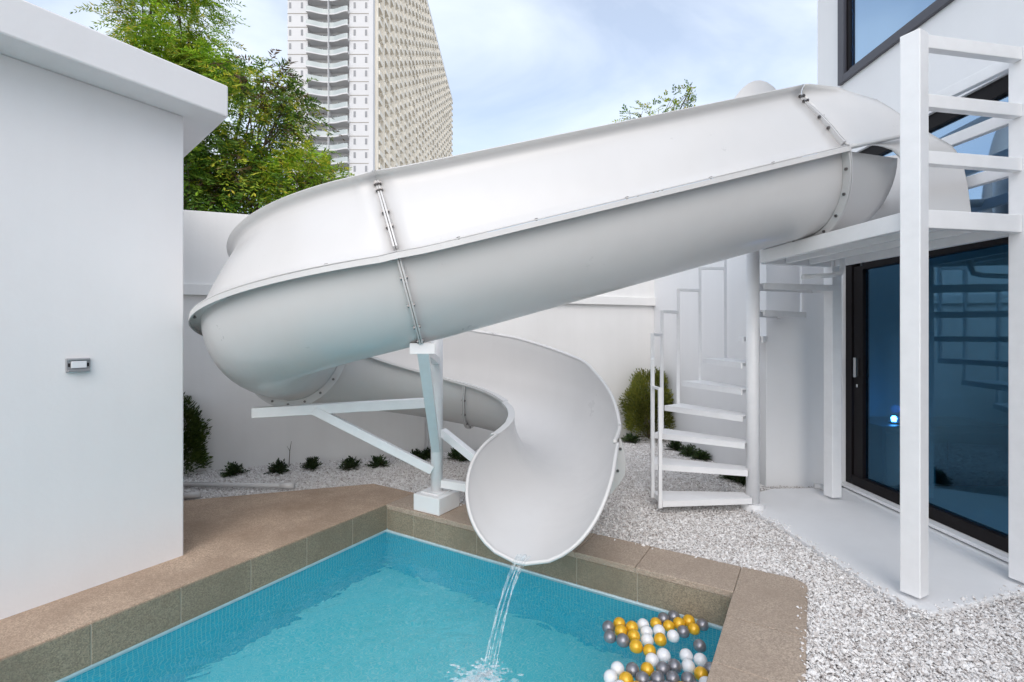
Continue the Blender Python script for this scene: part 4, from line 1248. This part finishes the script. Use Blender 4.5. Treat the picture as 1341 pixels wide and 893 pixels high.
# ------------------------------------------------------------------ water falling from the slide
tip = Vector(P[iEXIT]); hx = Vector((T[iEXIT][0], T[iEXIT][1], 0)).normalized(); lat_ = Vector(LAT[iEXIT])
st_ = empty("water_stream", tip, "thin clear stream of water falling from the slide into the pool", "water stream")
imp = px(640, 882, WZ)
hor = Vector((imp[0], imp[1], 0)) - Vector((tip.x, tip.y, 0))
def fall(f, off=0.0, spread=0.0):
    p = Vector((tip.x, tip.y, tip.z + .012)) + hor * f + lat_ * (off + spread * f)
    p.z = tip.z + .012 + (WZ - tip.z - .012) * (f * .25 + f * f * .75)
    return p
for off, spr, wd in ((-.022, -.015, .013), (.012, .02, .010), (.034, -.025, .006), (-.04, .02, .005), (.0, -.01, .007)):
    mb = MB(); pts_ = [fall(f, off, spr) for f in np.linspace(-.14, 1, 26)]
    rs_ = [wd * (.9 - .55 * k / 25) * (1 + .3 * math.sin(k * 1.3 + off * 60)) for k in range(26)]
    mb.tube(pts_, rs_, 8)
    o = mb.build("strand", M['stream'], st_, smooth=True)
sv_ = []; cc = []
ns = 420
ang_ = rng.uniform(0, 6.283, ns); rad_ = np.abs(rng.normal(0, .075, ns))
drift = rng.uniform(0, 1, ns) ** 2 * .16
cs = np.column_stack([imp[0] + rad_ * np.cos(ang_) - drift, imp[1] + rad_ * np.sin(ang_) - drift * .6, np.full(ns, WZ + .003)])
fm = sphere_mesh("blob", 1.0, 12, 8)
bv = np.array([v_.co for v_ in fm.vertices]); bf = [tuple(p_.vertices) for p_ in fm.polygons]
mbf = MB()
for c_ in cs:
    r_ = rng.uniform(.004, .014); sx_, sy_ = rng.uniform(.7, 1.8), rng.uniform(.6, 1.1)
    mbf.add([(c_[0] + v_[0] * r_ * sx_, c_[1] + v_[1] * r_ * sy_, c_[2] + v_[2] * r_ * .22) for v_ in bv], bf)
for k in range(70):
    r_ = rng.uniform(.002, .006); a_ = rng.uniform(0, 6.283); q_ = abs(rng.normal(0, .06)); z_ = abs(rng.normal(0, .05))
    mbf.add([(imp[0] + q_ * math.cos(a_) + v_[0] * r_, imp[1] + q_ * math.sin(a_) + v_[1] * r_, WZ + z_ + v_[2] * r_) for v_ in bv], bf)
fo = mbf.build("foam", M['spray'], st_, smooth=True); fo["kind"] = "stuff"

# ------------------------------------------------------------------ apartment tower
TY = 108.0; TX0, TX1 = (376 - CX) / F * TY, (487 - CX) / F * TY; TYE = 250.0; TH = 120.0
tower = empty("apartment_tower", ((TX0 + TX1) / 2, TY, 0), "tall white apartment tower with wavy balconies beyond the trees", "building")
def tx(p): return (p - CX) / F * TY
bx0, bx1 = tx(402.5), tx(457)
def tb(name, a, b, matl, parent=tower): return MB().span(a, b).build(name, matl, parent)
tb("wall", (TX0, TY, -.03), (bx0, TY + 12, TH), M['tower'])
tb("wall", (bx1, TY, -.03), (TX1 - .6, TY + 12, TH), M['tower'])
tb("recess_wall", (bx0, TY + 1.6, -.03), (bx1, TY + 12, TH), M['tower'])
tb("rear_block", (TX0, TY + 12.01, -.03), (TX1 - .6, TYE, TH), M['tower'])
tb("side_wall", (TX1 - .59, TY + .01, -.03), (TX1, TYE, TH), M['towerside'])
tb("corner_pilaster", (TX1 - .7, TY - .25, -.03), (TX1 + .25, TY + 1.2, TH), M['tower'])
tb("parapet", (TX0 - .3, TY - .3, TH + .01), (TX1 + .5, TYE + .3, TH + 1.2), M['tower'])
FH = 3.0
zf0 = CH + (437 - 17.3) / F * TY                       # one floor line seen at row 17
nfl = 16
bm2 = MB()
bwid = (bx1 - bx0) / 2 - .1
def wave(mirror):
    pts = []
    for k in range(13):
        f = k / 12; d = .55 + 1.15 * (.5 + .5 * math.cos(math.pi * min(1, f * 1.15)))
        pts.append((f * bwid, -d + .55))
    if mirror: pts = [(bwid - x, y) for x, y in pts][::-1]
    return pts
def balc_mesh(mirror):
    pl = wave(mirror); return MB().prism(pl + [(bwid, 1.59), (0, 1.59)], -.28, .0).mesh("balcony")
def rail_mesh(mirror):
    pl = wave(mirror); m_ = MB()
    for a, b in zip(pl[:-1], pl[1:]): m_.bar((a[0], a[1] + .08, .5), (b[0], b[1] + .08, .5), .05, 1.0)
    return m_.mesh("railing")
BMs = [balc_mesh(False), balc_mesh(True)]; RMs = [rail_mesh(False), rail_mesh(True)]
winm = MB().box((0, 0, 0), (.48, .08, 1.25)).mesh("window"); winm.materials.append(M['towerglass'])
slm = MB().box((0, 0, 0), (.8, .16, .1)).mesh("sill"); slm.materials.append(M['tower'])
drm = MB().box((0, 0, 0), (1.0, .08, 2.1)).mesh("balcony_door"); drm.materials.append(M['towercurtain'])
M['towerpale'] = mat('tower_curtain', (0.55, 0.55, 0.52), 0.5)
drm3 = MB().box((0, 0, 0), (1.0, .08, 2.1)).mesh('balcony_door'); drm3.materials.append(M['towerpale'])
acm = MB().box((0, 0, 0), (.8, .35, .6)).mesh('air_conditioner'); acm.materials.append(M['tower'])
drm2 = MB().box((0, 0, 0), (1.0, .08, 2.1)).mesh("balcony_door"); drm2.materials.append(M['towerglass'])
lnm = MB().box((0, 0, 0), (1, .06, .12)).mesh("floor_band"); lnm.materials.append(M['towerdark'])
for k in range(-1, nfl):
    zf = zf0 - FH * k
    for mi, x0 in ((0, bx0 + .02), (1, bx0 + bwid + .18)):
        b_ = linkmesh("balcony", BMs[mi], M['tower'], tower, (x0, TY, zf))
        linkmesh("railing", RMs[mi], M['towerrail'], b_, (x0, TY, zf + .001))
        for q in range(3):
            linkmesh("balcony_door", drm if random.random() < .35 else drm3 if random.random() < .4 else drm if random.random() < .62 else drm2, None, tower, (x0 + .75 + q * 1.25, TY + 1.56, zf + 1.06))
    for xs_ in (379.5, 395, 464, 479):
        w_ = linkmesh("window", winm, None, tower, (tx(xs_), TY - .02, zf + 1.75))
    for xa, xb in ((TX0, bx0), (bx1, TX1 - .75)):
        linkmesh("floor_band", lnm, None, tower, ((xa + xb) / 2, TY - .02, zf - .06), 0, (xb - xa - .02, 1, 1))
tb("dividing_fin", (bx0 + bwid + .04, TY - .35, -.03), (bx0 + bwid + .16, TY + 1.59, TH), M['tower'])
# long side: bays of stacked balconies, too far to pick apart singly
sd = MB(); sg = MB(); sp2 = MB()
nb = 26; bw = (TYE - TY - 3) / nb
zlow = 30
nfl2 = int((TH - zlow) / FH)
for j in range(nb):
    y0 = TY + 2 + j * bw
    sd.span((TX1 + .01, y0 - .35, 0), (TX1 + .75, y0 + .35, TH - .5))
    for k in range(nfl2):
        z0 = zf0 - FH * 40 + FH * k
        z0 = TH - FH * (k + 1)
        if random.random() < .3: sd.span((TX1 + .36, y0 + bw * .70, z0 + .1), (TX1 + .8, y0 + bw * .70 + .9, z0 + .75))
        sd.span((TX1 + .01, y0 + .36, z0), (TX1 + random.choice((.95, 1.05, 1.05)), y0 + bw * .55, z0 + 1.0))
        sd.span((TX1 + .01, y0 + bw * .62, z0 + .1), (TX1 + .35, y0 + bw * .66, z0 + 2.7))
        (sg if random.random() < .75 else sp2).span((TX1 + .01, y0 + .5, z0 + 1.02), (TX1 + .05, y0 + bw * .53, z0 + 2.45))
        sg.span((TX1 + .01, y0 + bw * .68, z0 + .95), (TX1 + .05, y0 + bw * .68 + 1.1, z0 + 2.2))
o = sd.build("side_balconies", M['towerside'], tower); o["kind"] = "stuff"
o = sg.build("side_windows", M['towerdark'], tower); o["kind"] = "stuff"
o = sp2.build("side_curtained_windows", M['towerpale'], tower); o["kind"] = "stuff"
